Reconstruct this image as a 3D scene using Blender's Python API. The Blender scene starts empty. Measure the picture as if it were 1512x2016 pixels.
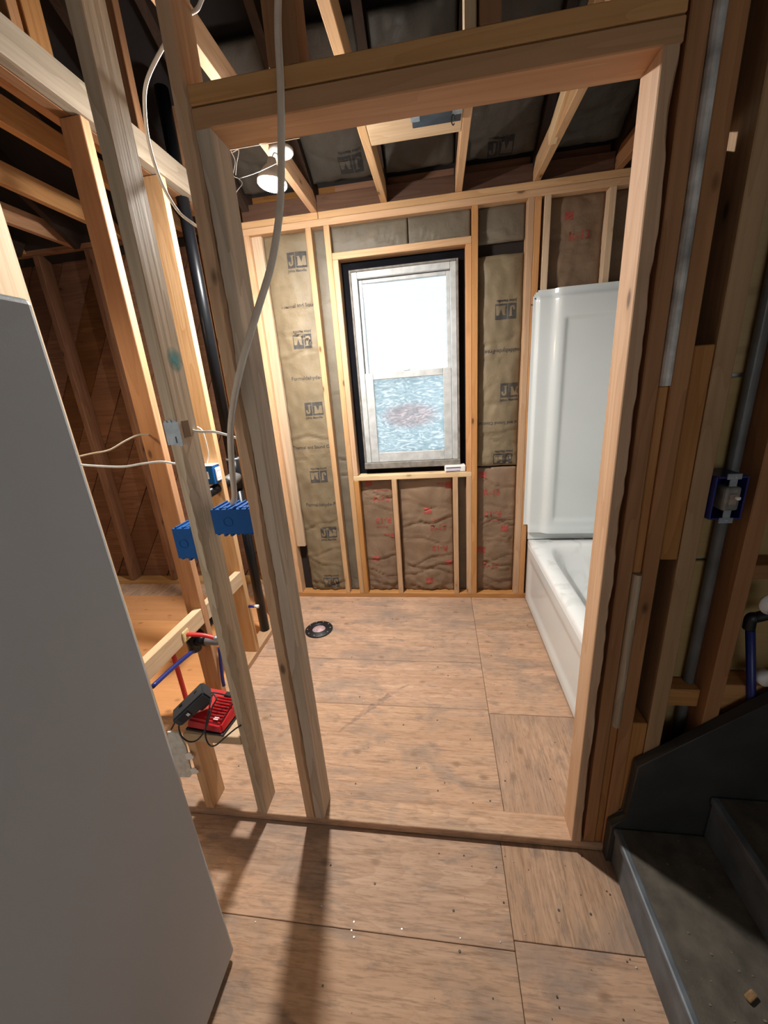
import bpy, bmesh, math, random
from mathutils import Vector, Matrix, noise
random.seed(7)
scene = bpy.context.scene
COL = scene.collection

# ------------------------------------------------------------------ camera
CAM = Vector((0.3343, -2.6233, 1.5543))
PITCH, YAW, ROLL = math.radians(-18.011), math.radians(8.729), math.radians(-4.206)
FPX = 766.94
_fwd = Vector((-math.sin(YAW)*math.cos(PITCH), math.cos(YAW)*math.cos(PITCH), math.sin(PITCH)))
_r0 = Vector((math.cos(YAW), math.sin(YAW), 0)); _u0 = _r0.cross(_fwd)
RIGHT = math.cos(ROLL)*_r0 + math.sin(ROLL)*_u0
UP = -math.sin(ROLL)*_r0 + math.cos(ROLL)*_u0
cd = bpy.data.cameras.new('camera'); cam = bpy.data.objects.new('camera', cd); COL.objects.link(cam)
cd.sensor_fit = 'VERTICAL'; cd.sensor_height = 36.0; cd.sensor_width = 27.0
cd.lens = FPX/2016*36.0; cd.clip_start = 0.02
M3 = Matrix((RIGHT, UP, -_fwd)).transposed()
cam.matrix_world = Matrix.Translation(CAM) @ M3.to_4x4()
scene.camera = cam

def P(px, py, ax, v):
    """photo pixel -> point where its ray meets the plane ax = v"""
    d = _fwd + RIGHT*((px-756)/FPX) + UP*((1008-py)/FPX)
    i = 'XYZ'.index(ax); t = (v-CAM[i])/d[i]
    return CAM + d*t

# ------------------------------------------------------------------ world / light / exposure
world = bpy.data.worlds.new('overcast_sky'); scene.world = world; world.use_nodes = True
bg = world.node_tree.nodes['Background']
bg.inputs[0].default_value = (0.90, 0.97, 1.0, 1); bg.inputs[1].default_value = 2.0
scene.view_settings.view_transform = 'Standard'; scene.view_settings.look = 'None'
scene.view_settings.gamma = 1.0; scene.view_settings.use_curve_mapping = False
scene.view_settings.exposure = 0.0
BULB_POS = Vector((-0.303, -0.790, 2.352)); BULB_STRENGTH = 1900.0; BULB_COLOR = (1.0, 0.975, 0.93)

# ------------------------------------------------------------------ materials
MATS = {}
def newmat(name):
    m = bpy.data.materials.new(name); m.use_nodes = True
    nt = m.node_tree; b = nt.nodes['Principled BSDF']
    return m, nt, b
def plain(name, col, rough=0.5, metal=0.0, var=0.0, vscale=8.0, bump=0.0, bscale=200.0, spec=0.5, trans=0.0):
    if name in MATS: return MATS[name]
    m, nt, b = newmat(name); N = nt.nodes; L = nt.links
    b.inputs['Roughness'].default_value = rough; b.inputs['Metallic'].default_value = metal
    b.inputs['Specular IOR Level'].default_value = spec
    b.inputs['Transmission Weight'].default_value = trans
    tc = N.new('ShaderNodeTexCoord')
    nz = N.new('ShaderNodeTexNoise'); nz.inputs['Scale'].default_value = vscale; nz.inputs['Detail'].default_value = 5
    L.new(tc.outputs['Object'], nz.inputs['Vector'])
    cr = N.new('ShaderNodeValToRGB')
    cr.color_ramp.elements[0].position = 0.3; cr.color_ramp.elements[1].position = 0.7
    cr.color_ramp.elements[0].color = (*[c*(1-var) for c in col], 1); cr.color_ramp.elements[1].color = (*[min(1, c*(1+var*.5)) for c in col], 1)
    L.new(nz.outputs['Fac'], cr.inputs['Fac']); L.new(cr.outputs['Color'], b.inputs['Base Color'])
    if bump > 0:
        n2 = N.new('ShaderNodeTexNoise'); n2.inputs['Scale'].default_value = bscale; n2.inputs['Detail'].default_value = 3
        L.new(tc.outputs['Object'], n2.inputs['Vector'])
        bp = N.new('ShaderNodeBump'); bp.inputs['Strength'].default_value = bump; bp.inputs['Distance'].default_value = 0.002
        L.new(n2.outputs['Fac'], bp.inputs['Height']); L.new(bp.outputs['Normal'], b.inputs['Normal'])
    MATS[name] = m; return m

def wood(name, axis, light, dark, streak=0.6, knots=1.0, rough=0.62, blot=0.0, blotcol=(.2, .16, .13), rings=9.0, huevar=0.10, fig=(0.8, 9.0)):
    key = name+axis
    if key in MATS: return MATS[key]
    m, nt, b = newmat(key); N = nt.nodes; L = nt.links
    b.inputs['Roughness'].default_value = rough; b.inputs['Specular IOR Level'].default_value = 0.25
    tc = N.new('ShaderNodeTexCoord'); oi = N.new('ShaderNodeObjectInfo')
    off = N.new('ShaderNodeVectorMath'); off.operation = 'SCALE'; off.inputs[0].default_value = (13.7, 29.1, 41.3)
    L.new(oi.outputs['Random'], off.inputs['Scale'])
    add = N.new('ShaderNodeVectorMath'); add.operation = 'ADD'
    L.new(tc.outputs['Object'], add.inputs[0]); L.new(off.outputs[0], add.inputs[1])
    def mapped(al, ac):
        mp = N.new('ShaderNodeMapping'); s = [ac, ac, ac]; s['XYZ'.index(axis)] = al
        mp.inputs['Scale'].default_value = s; L.new(add.outputs[0], mp.inputs['Vector']); return mp
    def mixc(fac, a, bb, mode='MIX'):
        mx = N.new('ShaderNodeMix'); mx.data_type = 'RGBA'; mx.blend_type = mode
        if isinstance(fac, float): mx.inputs['Factor'].default_value = fac
        else: L.new(fac, mx.inputs['Factor'])
        for idx, v in ((6, a), (7, bb)):
            if isinstance(v, tuple): mx.inputs[idx].default_value = (*v, 1)
            else: L.new(v, mx.inputs[idx])
        return mx.outputs[2]
    def ramp(src, p0, p1, c0=0.0, c1=1.0):
        r = N.new('ShaderNodeMapRange'); r.inputs['From Min'].default_value = p0; r.inputs['From Max'].default_value = p1
        r.inputs['To Min'].default_value = c0; r.inputs['To Max'].default_value = c1; L.new(src, r.inputs['Value']); return r.outputs[0]
    def math_(op, x, y):
        q = N.new('ShaderNodeMath'); q.operation = op
        for i, v in enumerate((x, y)):
            if isinstance(v, (int, float)): q.inputs[i].default_value = v
            else: L.new(v, q.inputs[i])
        return q.outputs[0]
    def nz(al, ac, det=4.0, dist=0.0, rgh=.5):
        n = N.new('ShaderNodeTexNoise'); n.inputs['Scale'].default_value = 1.0; n.inputs['Detail'].default_value = det; n.inputs['Distortion'].default_value = dist; n.inputs['Roughness'].default_value = rgh
        L.new(mapped(al, ac).outputs[0], n.inputs['Vector']); return n.outputs['Fac']
    # growth-ring figure: sharp contour lines of a stretched noise
    f1 = math_('FRACT', math_('MULTIPLY', nz(fig[0], fig[1], 2.0, .3), rings), 0.0)
    figv = math_('POWER', f1, 2.2)
    if blot > 0:
        figv = math_('MULTIPLY', figv, ramp(nz(.9, 2.4, 2.0), .42, .62, .12, .75))
    c = mixc(ramp(figv, 0, 1, 0.0, streak), light, dark)
    fine = nz(2.2, 75.0, 5.0, 0.0, .6)
    c = mixc(ramp(fine, .42, .68, 0.0, .55*streak), c, tuple(d*.72 for d in dark))
    c = mixc(ramp(nz(1.1, 22.0, 3.0), .35, .7, 0.0, .45), c, dark)
    c = mixc(ramp(nz(1.6, 5.0, 3.0), .4, .75, 0.0, .35), c, tuple(d*.8 for d in dark))
    if knots > 0:
        vo = N.new('ShaderNodeTexVoronoi'); vo.inputs['Scale'].default_value = 1.0
        L.new(mapped(5.0, 11.0).outputs[0], vo.inputs['Vector'])
        sp = N.new('ShaderNodeSeparateColor'); L.new(vo.outputs['Color'], sp.inputs[0])
        gate = ramp(sp.outputs[0], .60, .61)
        k = math_('MULTIPLY', ramp(vo.outputs['Distance'], .07, .13, .9*knots, 0.0), gate)
        halo = math_('MULTIPLY', ramp(vo.outputs['Distance'], .12, .30, .35*knots, 0.0), gate)
        c = mixc(halo, c, tuple(d*.7 for d in dark)); c = mixc(k, c, tuple(d*.28 for d in dark))
    if blot > 0:
        c = mixc(ramp(nz(3.0, 5.5, 6.0, .6, .62), .50, .70, 0.0, blot), c, blotcol)
        c = mixc(ramp(nz(6.0, 60.0, 6.0, 0.0, .7), .54, .68, 0.0, blot*.8), c, tuple(x*.62 for x in dark))
        c = mixc(ramp(nz(18.0, 190.0, 4.0, 0.0, .6), .5, .66, 0.0, blot*.55), c, tuple(x*.55 for x in dark))
        c = mixc(ramp(nz(9.0, 22.0, 6.0, .3, .65), .56, .72, 0.0, blot*.7), c, tuple(x*.7 for x in blotcol))
        c = mixc(ramp(nz(1.3, 2.2, 3.0), .52, .72, 0.0, blot*.5), c, tuple(x*.75 for x in blotcol))
        v2 = N.new('ShaderNodeTexVoronoi'); v2.inputs['Scale'].default_value = 1.6; L.new(mapped(5.0, 8.0).outputs[0], v2.inputs['Vector'])
        s2_ = N.new('ShaderNodeSeparateColor'); L.new(v2.outputs['Color'], s2_.inputs[0])
        g2 = math_('MULTIPLY', ramp(v2.outputs['Distance'], .08, .20, .65, 0.0), ramp(s2_.outputs[1], .5, .55))
        c = mixc(g2, c, tuple(x*.5 for x in dark))
    hs = N.new('ShaderNodeHueSaturation'); L.new(c, hs.inputs['Color'])
    L.new(ramp(oi.outputs['Random'], 0, 1, 1-huevar*1.4, 1+huevar*1.1), hs.inputs['Value'])
    fr = math_('FRACT', math_('MULTIPLY', oi.outputs['Random'], 7.31), 0.0)
    L.new(ramp(fr, 0, 1, .5-huevar*.035, .5+huevar*.035), hs.inputs['Hue'])
    L.new(ramp(fr, 0, 1, 1-huevar*.8, 1+huevar*.8), hs.inputs['Saturation'])
    L.new(hs.outputs['Color'], b.inputs['Base Color'])
    bp = N.new('ShaderNodeBump'); bp.inputs['Strength'].default_value = 0.35; bp.inputs['Distance'].default_value = 0.002
    L.new(fine, bp.inputs['Height']); L.new(bp.outputs['Normal'], b.inputs['Normal'])
    MATS[key] = m; return m

def W(kind, axis):
    K = dict(
        fir=dict(light=(.64, .415, .245), dark=(.49, .28, .14)),
        tan=dict(light=(.50, .305, .145), dark=(.36, .195, .08)),
        grey=dict(light=(.60, .48, .36), dark=(.40, .30, .205), streak=.8),
        header=dict(light=(.62, .345, .155), dark=(.46, .225, .085)),
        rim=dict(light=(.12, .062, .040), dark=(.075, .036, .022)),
        grey_dim=dict(light=(.40, .32, .235), dark=(.27, .205, .14), streak=.8),  # grey darkened in colour to hold down glare from the close bulb
        orange=dict(light=(.60, .315, .14), dark=(.44, .20, .075)),
        brown=dict(light=(.34, .165, .07), dark=(.22, .10, .04)),
        deep=dict(light=(.46, .215, .08), dark=(.31, .13, .042)),
        old=dict(light=(.26, .125, .06), dark=(.13, .055, .026), knots=.8, huevar=.2),
        shaded=dict(light=(.045, .026, .017), dark=(.022, .012, .008), knots=.3),  # shade put into the colour, for rafters and the void boards
        ply=dict(light=(.59, .385, .26), dark=(.42, .245, .15), streak=.75, knots=.3, blot=.9, blotcol=(.25, .20, .17), rings=20, huevar=.06, fig=(1.1, 4.2)),
        osb=dict(light=(.70, .33, .12), dark=(.58, .25, .08), streak=.3, knots=0, blot=.15, blotcol=(.5, .3, .15)),
        pale=dict(light=(.66, .49, .32), dark=(.52, .35, .20), knots=.6),
        yellow=dict(light=(.46, .32, .15), dark=(.38, .25, .105), streak=.3, knots=.2))[kind]
    return wood('wood_'+kind, axis, **K)

m_black = plain('black_plastic', (.012, .012, .014), .45, var=.3)
m_abs = plain('abs_pipe', (.005, .0055, .007), .33, var=.2, spec=.3)
m_felt = plain('building_paper', (.005, .005, .007), .9, var=.4, bump=.3, bscale=60, spec=.1)
m_void = plain('dark_cavity', (.02, .012, .010), .9, var=.3)
m_white_enamel = plain('tub_acrylic', (.70, .75, .76), .16, var=.03, vscale=3, spec=.55)
m_fridge = plain('fridge_enamel', (.50, .525, .55), .42, var=.03, vscale=2, bump=.25, bscale=700)
m_blue = plain('blue_box_plastic', (.001, .075, .27), .55, var=.1, spec=.25)
m_bluedk = plain('blue_pex', (.012, .02, .16), .35, var=.1)
m_red = plain('red_plastic', (.50, .012, .018), .35, var=.12)
m_redpex = plain('red_pex', (.62, .03, .03), .35, var=.1)
m_cable = plain('cable_sheath', (.72, .70, .63), .45, var=.08, vscale=30)
m_whitepl = plain('white_plastic', (.78, .77, .74), .4, var=.05)
m_steel = plain('galvanised_steel', (.34, .38, .41), .5, metal=.7, var=.25, vscale=40)
m_darksteel = plain('dark_steel', (.035, .05, .065), .4, metal=.6, var=.5, vscale=14)
m_whitepaint = plain('old_white_paint', (.47, .48, .475), .5, var=.22, vscale=22, bump=.3, bscale=90)
m_stairgrey = plain('grey_stair_paint', (.12, .135, .15), .5, var=.35, vscale=14, bump=.4, bscale=60)
m_stairtread = plain('worn_tread', (.10, .083, .062), .7, var=.45, vscale=22, bump=.5, bscale=220)
m_skirt = plain('black_stair_paint', (.040, .038, .036), .55, var=.35, vscale=9, bump=.3, bscale=60)
m_greypipe = plain('grey_conduit', (.16, .155, .15), .5, var=.3, vscale=12)
m_ink = plain('kraft_ink', (.060, .055, .050), .8, var=.3, vscale=40)
m_redink = plain('red_ink', (.34, .070, .052), .8, var=.35, vscale=60)
m_drywall = plain('drywall', (.34, .30, .26), .9, var=.06, bump=.1)
m_roof = plain('roof_boards', (.013, .009, .008), .9, var=.5, vscale=5)
m_sticker = plain('sticker_white', (.78, .79, .80), .5)
m_foam = plain('foam_seal', (.74, .62, .32), .8, var=.2, vscale=60)
m_dirt = plain('debris', (.30, .17, .07), .8, var=.4, vscale=80)
m_screw = plain('screw_steel', (.75, .74, .70), .3, metal=.9)
m_greydot = plain('dull_nail', (.10, .08, .07), .6, metal=.3)
m_web = plain('cobweb_silk', (.85, .87, .9), .6)
m_pinkfoil = plain('pink_insert', (.62, .42, .42), .5, var=.45, vscale=90)

def kraft(name, col):
    m, nt, b = newmat(name); N = nt.nodes; L = nt.links
    b.inputs['Roughness'].default_value = .55; b.inputs['Specular IOR Level'].default_value = .35
    tc = N.new('ShaderNodeTexCoord'); nz = N.new('ShaderNodeTexNoise'); nz.inputs['Scale'].default_value = 6; nz.inputs['Detail'].default_value = 8
    L.new(tc.outputs['Object'], nz.inputs['Vector'])
    cr = N.new('ShaderNodeValToRGB'); cr.color_ramp.elements[0].position = .3; cr.color_ramp.elements[1].position = .7
    cr.color_ramp.elements[0].color = (*[c*.78 for c in col], 1); cr.color_ramp.elements[1].color = (*[c*1.12 for c in col], 1)
    L.new(nz.outputs['Fac'], cr.inputs[0]); L.new(cr.outputs[0], b.inputs['Base Color'])
    n2 = N.new('ShaderNodeTexNoise'); n2.inputs['Scale'].default_value = 30; n2.inputs['Detail'].default_value = 4; n2.inputs['Distortion'].default_value = 1.5
    L.new(tc.outputs['Object'], n2.inputs['Vector'])
    bp = N.new('ShaderNodeBump'); bp.inputs['Strength'].default_value = .35; bp.inputs['Distance'].default_value = .006
    L.new(n2.outputs['Fac'], bp.inputs['Height']); L.new(bp.outputs['Normal'], b.inputs['Normal'])
    return m
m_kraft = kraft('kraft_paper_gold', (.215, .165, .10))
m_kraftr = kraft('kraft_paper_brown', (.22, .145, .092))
m_kraftd = kraft('kraft_paper_grey', (.15, .125, .09)); m_kraft_shaded = kraft('kraft_paper_shaded', (.052, .046, .037)); m_inkd = plain('shaded_black_ink', (.008, .008, .008), .8)  # last kraft is a shaded copy: roof batt shade in the colour, darker ink

def tubmat():
    m, nt, b = newmat('dusty_tub'); N = nt.nodes; L = nt.links
    b.inputs['Roughness'].default_value = .25
    tc = N.new('ShaderNodeTexCoord'); nz = N.new('ShaderNodeTexNoise'); nz.inputs['Scale'].default_value = 7; nz.inputs['Detail'].default_value = 8; nz.inputs['Distortion'].default_value = 1.2
    L.new(tc.outputs['Object'], nz.inputs['Vector'])
    geo = N.new('ShaderNodeNewGeometry'); sx = N.new('ShaderNodeSeparateXYZ'); L.new(geo.outputs['Normal'], sx.inputs[0])
    mr = N.new('ShaderNodeMapRange'); mr.inputs['From Min'].default_value = .5; mr.inputs['From Max'].default_value = .74; L.new(nz.outputs['Fac'], mr.inputs['Value'])
    up = N.new('ShaderNodeMapRange'); up.inputs['From Min'].default_value = .1; up.inputs['From Max'].default_value = .9; up.inputs['To Max'].default_value = .55; L.new(sx.outputs['Z'], up.inputs['Value'])
    mu = N.new('ShaderNodeMath'); mu.operation = 'MULTIPLY'; L.new(mr.outputs[0], mu.inputs[0]); L.new(up.outputs[0], mu.inputs[1])
    mx = N.new('ShaderNodeMix'); mx.data_type = 'RGBA'; L.new(mu.outputs[0], mx.inputs[0])
    mx.inputs[6].default_value = (.82, .835, .83, 1); mx.inputs[7].default_value = (.36, .37, .33, 1)
    L.new(mx.outputs[2], b.inputs['Base Color']); return m
m_tub = tubmat()

def panemat(name, tint, haze, speck, film=False):
    m, nt, b = newmat(name); N = nt.nodes; L = nt.links
    out = N['Material Output']; N.remove(b)
    tr = N.new('ShaderNodeBsdfTransparent'); tr.inputs[0].default_value = (*tint, 1)
    tl = N.new('ShaderNodeBsdfTranslucent'); tl.inputs[0].default_value = (*[t*.95 for t in tint], 1)
    gl = N.new('ShaderNodeBsdfGlossy'); gl.inputs['Roughness'].default_value = .15; gl.inputs[0].default_value = (.9, .95, 1, 1)
    tc = N.new('ShaderNodeTexCoord'); mp = N.new('ShaderNodeMapping'); mp.inputs['Scale'].default_value = (3, 3, 7); L.new(tc.outputs['Object'], mp.inputs[0])
    nz = N.new('ShaderNodeTexNoise'); nz.inputs['Scale'].default_value = 2.6; nz.inputs['Detail'].default_value = 6; nz.inputs['Distortion'].default_value = 2.2; L.new(mp.outputs[0], nz.inputs['Vector'])
    mr = N.new('ShaderNodeMapRange'); mr.inputs['From Min'].default_value = .35; mr.inputs['From Max'].default_value = .7
    mr.inputs['To Min'].default_value = haze*.4; mr.inputs['To Max'].default_value = min(1, haze*1.5); L.new(nz.outputs['Fac'], mr.inputs['Value'])
    vo = N.new('ShaderNodeTexVoronoi'); vo.inputs['Scale'].default_value = 60; L.new(tc.outputs['Object'], vo.inputs['Vector'])
    sp = N.new('ShaderNodeMapRange'); sp.inputs['From Min'].default_value = .15; sp.inputs['From Max'].default_value = .3; sp.inputs['To Min'].default_value = speck; sp.inputs['To Max'].default_value = 0; L.new(vo.outputs['Distance'], sp.inputs['Value'])
    mxm = N.new('ShaderNodeMath'); mxm.operation = 'MAXIMUM'; L.new(mr.outputs[0], mxm.inputs[0]); L.new(sp.outputs[0], mxm.inputs[1])
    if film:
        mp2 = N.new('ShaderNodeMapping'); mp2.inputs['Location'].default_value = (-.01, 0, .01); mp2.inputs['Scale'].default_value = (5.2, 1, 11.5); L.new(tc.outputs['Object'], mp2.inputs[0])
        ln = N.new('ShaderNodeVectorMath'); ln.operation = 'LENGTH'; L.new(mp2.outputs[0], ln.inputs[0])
        brick_tint = N.new('ShaderNodeMapRange'); brick_tint.inputs['From Min'].default_value = .65; brick_tint.inputs['From Max'].default_value = 1.12; brick_tint.inputs['To Min'].default_value = .9; brick_tint.inputs['To Max'].default_value = 0; L.new(ln.outputs['Value'], brick_tint.inputs['Value'])  # pink oval painted in for brick reflected and refracted in the pane
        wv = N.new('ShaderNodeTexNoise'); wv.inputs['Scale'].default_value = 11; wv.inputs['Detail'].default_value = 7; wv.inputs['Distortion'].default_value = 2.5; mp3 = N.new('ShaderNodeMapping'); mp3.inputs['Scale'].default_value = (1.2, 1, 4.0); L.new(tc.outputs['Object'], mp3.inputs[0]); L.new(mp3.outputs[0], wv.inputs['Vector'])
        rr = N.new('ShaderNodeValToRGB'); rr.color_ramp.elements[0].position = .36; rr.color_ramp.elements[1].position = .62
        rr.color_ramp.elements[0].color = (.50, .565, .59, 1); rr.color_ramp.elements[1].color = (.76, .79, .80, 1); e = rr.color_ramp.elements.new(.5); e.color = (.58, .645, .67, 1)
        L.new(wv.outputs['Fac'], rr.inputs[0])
        mo = N.new('ShaderNodeMix'); mo.data_type = 'RGBA'; mo.blend_type = 'MULTIPLY'; L.new(brick_tint.outputs[0], mo.inputs[0]); L.new(rr.outputs[0], mo.inputs[6]); mo.inputs[7].default_value = (1.0, .84, .82, 1)
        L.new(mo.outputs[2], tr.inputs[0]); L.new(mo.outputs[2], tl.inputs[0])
    s1 = N.new('ShaderNodeMixShader'); L.new(mxm.outputs[0], s1.inputs[0]); L.new(tr.outputs[0], s1.inputs[1]); L.new(tl.outputs[0], s1.inputs[2])
    s2 = N.new('ShaderNodeMixShader'); s2.inputs[0].default_value = .06; L.new(s1.outputs[0], s2.inputs[1]); L.new(gl.outputs[0], s2.inputs[2])
    L.new(s2.outputs[0], out.inputs['Surface']); return m
m_pane_hi = panemat('upper_pane_glass', (.80, .84, .86), .25, .3)
m_pane_lo = panemat('lower_pane_film_reflection', (.72, .84, .90), .55, .5, True)

# ------------------------------------------------------------------ builders
def link(o, parent=None):
    COL.objects.link(o)
    if parent is not None: o.parent = parent; o.matrix_parent_inverse = Matrix.Identity(4)
    return o
def tag(o, label=None, cat=None, kind=None, group=None):
    if label: o['label'] = label
    if cat: o['category'] = cat
    if kind: o['kind'] = kind
    if group: o['group'] = group
    return o
def root(name, label, cat, loc=(0, 0, 0), kind=None, group=None):
    o = bpy.data.objects.new(name, None); o.empty_display_size = .05; o.location = loc; COL.objects.link(o)
    return tag(o, label, cat, kind, group)
def world_loc(o):
    v = Vector(o.location); p = o.parent
    while p is not None: v = v + Vector(p.location); p = p.parent
    return v
def mk(name, bm, mat, parent=None, origin=None, smooth=False):
    """bm holds world coordinates; origin = where the object's origin goes"""
    if origin is None:
        vs = [v.co for v in bm.verts]
        origin = Vector([(min(v[i] for v in vs)+max(v[i] for v in vs))/2 for i in range(3)])
    origin = Vector(origin)
    bmesh.ops.translate(bm, verts=bm.verts, vec=-origin)
    me = bpy.data.meshes.new(name); bm.to_mesh(me); bm.free()
    if smooth:
        for p in me.polygons: p.use_smooth = True
    for mm in (mat if isinstance(mat, (list, tuple)) else [mat]): me.materials.append(mm)
    o = bpy.data.objects.new(name, me); COL.objects.link(o)
    if parent is not None:
        o.parent = parent; o.location = origin - world_loc(parent)
    else: o.location = origin
    return o
def add_box(bm, x0, x1, y0, y1, z0, z1, bevel=0.0, seg=1, mat=None):
    if mat is None: mat = Matrix.Identity(4)
    t = bmesh.new()
    vs = [t.verts.new((x, y, z)) for x in (x0, x1) for y in (y0, y1) for z in (z0, z1)]
    for f in ((0, 1, 3, 2), (4, 6, 7, 5), (0, 4, 5, 1), (2, 3, 7, 6), (0, 2, 6, 4), (1, 5, 7, 3)): t.faces.new([vs[i] for i in f])
    if bevel > 0:
        bmesh.ops.bevel(t, geom=t.edges[:], offset=bevel, segments=seg, affect='EDGES', profile=.5)
    bmesh.ops.transform(t, matrix=mat, verts=t.verts)
    bmesh.ops.recalc_face_normals(t, faces=t.faces)
    off = {}
    for v in t.verts: off[v] = bm.verts.new(v.co)
    for f in t.faces:
        try: bm.faces.new([off[v] for v in f.verts])
        except ValueError: pass
    t.free()
def box(name, x0, x1, y0, y1, z0, z1, mat, parent=None, bevel=0.0, seg=1, M=None):
    bm = bmesh.new(); add_box(bm, min(x0, x1), max(x0, x1), min(y0, y1), max(y0, y1), min(z0, z1), max(z0, z1), bevel, seg, M)
    return mk(name, bm, mat, parent)
def board(name, x0, x1, y0, y1, z0, z1, kind, parent, axis=None, bevel=.0022, warp=0.0):
    d = (abs(x1-x0), abs(y1-y0), abs(z1-z0)); ax = axis or 'XYZ'[d.index(max(d))]
    return box(name, x0, x1, y0, y1, z0, z1, W(kind, ax), parent, bevel)
def beam(name, a, b, w, h, kind, parent, bevel=.002):
    """board between two points, w = horizontal width, h = depth"""
    a, b = Vector(a), Vector(b); d = b-a; L = d.length; zx = d.normalized()
    side = zx.cross(Vector((0, 0, 1))); side = side.normalized() if side.length > 1e-4 else Vector((1, 0, 0))
    up = side.cross(zx)
    R = Matrix((side, up, zx)).transposed()
    bm = bmesh.new(); add_box(bm, -w/2, w/2, -h/2, h/2, -L/2, L/2, bevel)
    me = bpy.data.meshes.new(name); bm.to_mesh(me); bm.free(); me.materials.append(W(kind, 'Z'))
    o = bpy.data.objects.new(name, me); COL.objects.link(o); o.parent = parent
    o.rotation_mode = 'QUATERNION'; o.rotation_quaternion = R.to_quaternion(); o.location = (a+b)/2 - (world_loc(parent) if parent else Vector())
    return o
def catmull(pts, n=8):
    pts = [Vector(p) for p in pts]
    if len(pts) < 3: return pts
    out = []; q = [pts[0]*2-pts[1]]+pts+[pts[-1]*2-pts[-2]]
    for i in range(1, len(q)-2):
        p0, p1, p2, p3 = q[i-1:i+3]
        for k in range(n):
            t = k/n
            out.append(.5*((2*p1)+(p2-p0)*t+(2*p0-5*p1+4*p2-p3)*t*t+(3*p1-p0-3*p2+p3)*t*t*t))
    out.append(pts[-1]); return out
def add_tube(bm, pts, r, seg=10, smooth=True, cap=True, flat=1.0):
    path = catmull(pts) if smooth else [Vector(p) for p in pts]
    rings = []; prev = None
    for i, p in enumerate(path):
        t = (path[min(i+1, len(path)-1)]-path[max(i-1, 0)]).normalized()
        if prev is None:
            ref = Vector((0, 0, 1)) if abs(t.z) < .9 else Vector((0, 1, 0)); n = t.cross(ref).normalized()
        else: n = (prev-t*prev.dot(t)).normalized()
        prev = n; bb = t.cross(n)
        rr = r[i] if isinstance(r, (list, tuple)) else r
        rings.append([bm.verts.new(p+n*rr*math.cos(2*math.pi*k/seg)+bb*rr*flat*math.sin(2*math.pi*k/seg)) for k in range(seg)])
    for a, b in zip(rings, rings[1:]):
        for k in range(seg): bm.faces.new((a[k], a[(k+1) % seg], b[(k+1) % seg], b[k]))
    if cap: bm.faces.new(list(reversed(rings[0]))); bm.faces.new(rings[-1])
def tube(name, pts, r, mat, parent=None, seg=10, smooth=True, flat=1.0):
    bm = bmesh.new(); add_tube(bm, pts, r, seg, smooth, True, flat); bmesh.ops.recalc_face_normals(bm, faces=bm.faces)
    return mk(name, bm, mat, parent, smooth=True)
def add_lathe(bm, prof, M, seg=32, closed=False):
    rings = []
    for (r, z) in prof:
        rings.append([bm.verts.new(M @ Vector((r*math.cos(2*math.pi*k/seg), r*math.sin(2*math.pi*k/seg), z))) for k in range(seg)])
    for a, b in zip(rings, rings[1:]):
        for k in range(seg): bm.faces.new((a[k], a[(k+1) % seg], b[(k+1) % seg], b[k]))
    if not closed:
        bm.faces.new(list(reversed(rings[0]))); bm.faces.new(rings[-1])
    else:
        for k in range(seg): bm.faces.new((rings[-1][k], rings[-1][(k+1) % seg], rings[0][(k+1) % seg], rings[0][k]))
def lathe(name, prof, M, mat, parent=None, seg=32, smooth=True, closed=False):
    bm = bmesh.new(); add_lathe(bm, prof, M, seg, closed); bmesh.ops.recalc_face_normals(bm, faces=bm.faces)
    o = mk(name, bm, mat, parent, smooth=False)
    if smooth:
        for p in o.data.polygons: p.use_smooth = len(p.vertices) == 4
    return o
def prism(name, poly, y0, y1, mat, parent=None, axis='Y', bevel=0.0):
    """polygon of (x,z) pushed from y0 to y1 (or (y,z) along X, (x,y) along Z)"""
    def pt(a, b, c): return {'Y': (a, c, b), 'X': (c, a, b), 'Z': (a, b, c)}[axis]
    bm = bmesh.new(); A = [bm.verts.new(pt(a, b, y0)) for a, b in poly]; B = [bm.verts.new(pt(a, b, y1)) for a, b in poly]
    n = len(poly); bm.faces.new(A); bm.faces.new(list(reversed(B)))
    for i in range(n): bm.faces.new((A[i], B[i], B[(i+1) % n], A[(i+1) % n]))
    if bevel: bmesh.ops.bevel(bm, geom=bm.edges[:], offset=bevel, segments=1, affect='EDGES')
    bmesh.ops.recalc_face_normals(bm, faces=bm.faces)
    return mk(name, bm, mat, parent)
def text_mesh(s, size, bold=0.0):
    c = bpy.data.curves.new('lettering', 'FONT'); c.body = s; c.size = size; c.align_x = 'CENTER'; c.align_y = 'CENTER'; c.offset = bold; c.resolution_u = 2
    o = bpy.data.objects.new('lettering', c); COL.objects.link(o)
    dg = bpy.context.evaluated_depsgraph_get(); dg.update()
    me = bpy.data.meshes.new_from_object(o.evaluated_get(dg)); bpy.data.objects.remove(o); bpy.data.curves.remove(c)
    return me

YF, YB = -1.647, -1.565          # door partition: front and back faces
T = .035; ZT = 2.463             # stud thickness, underside of the top plates

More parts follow.
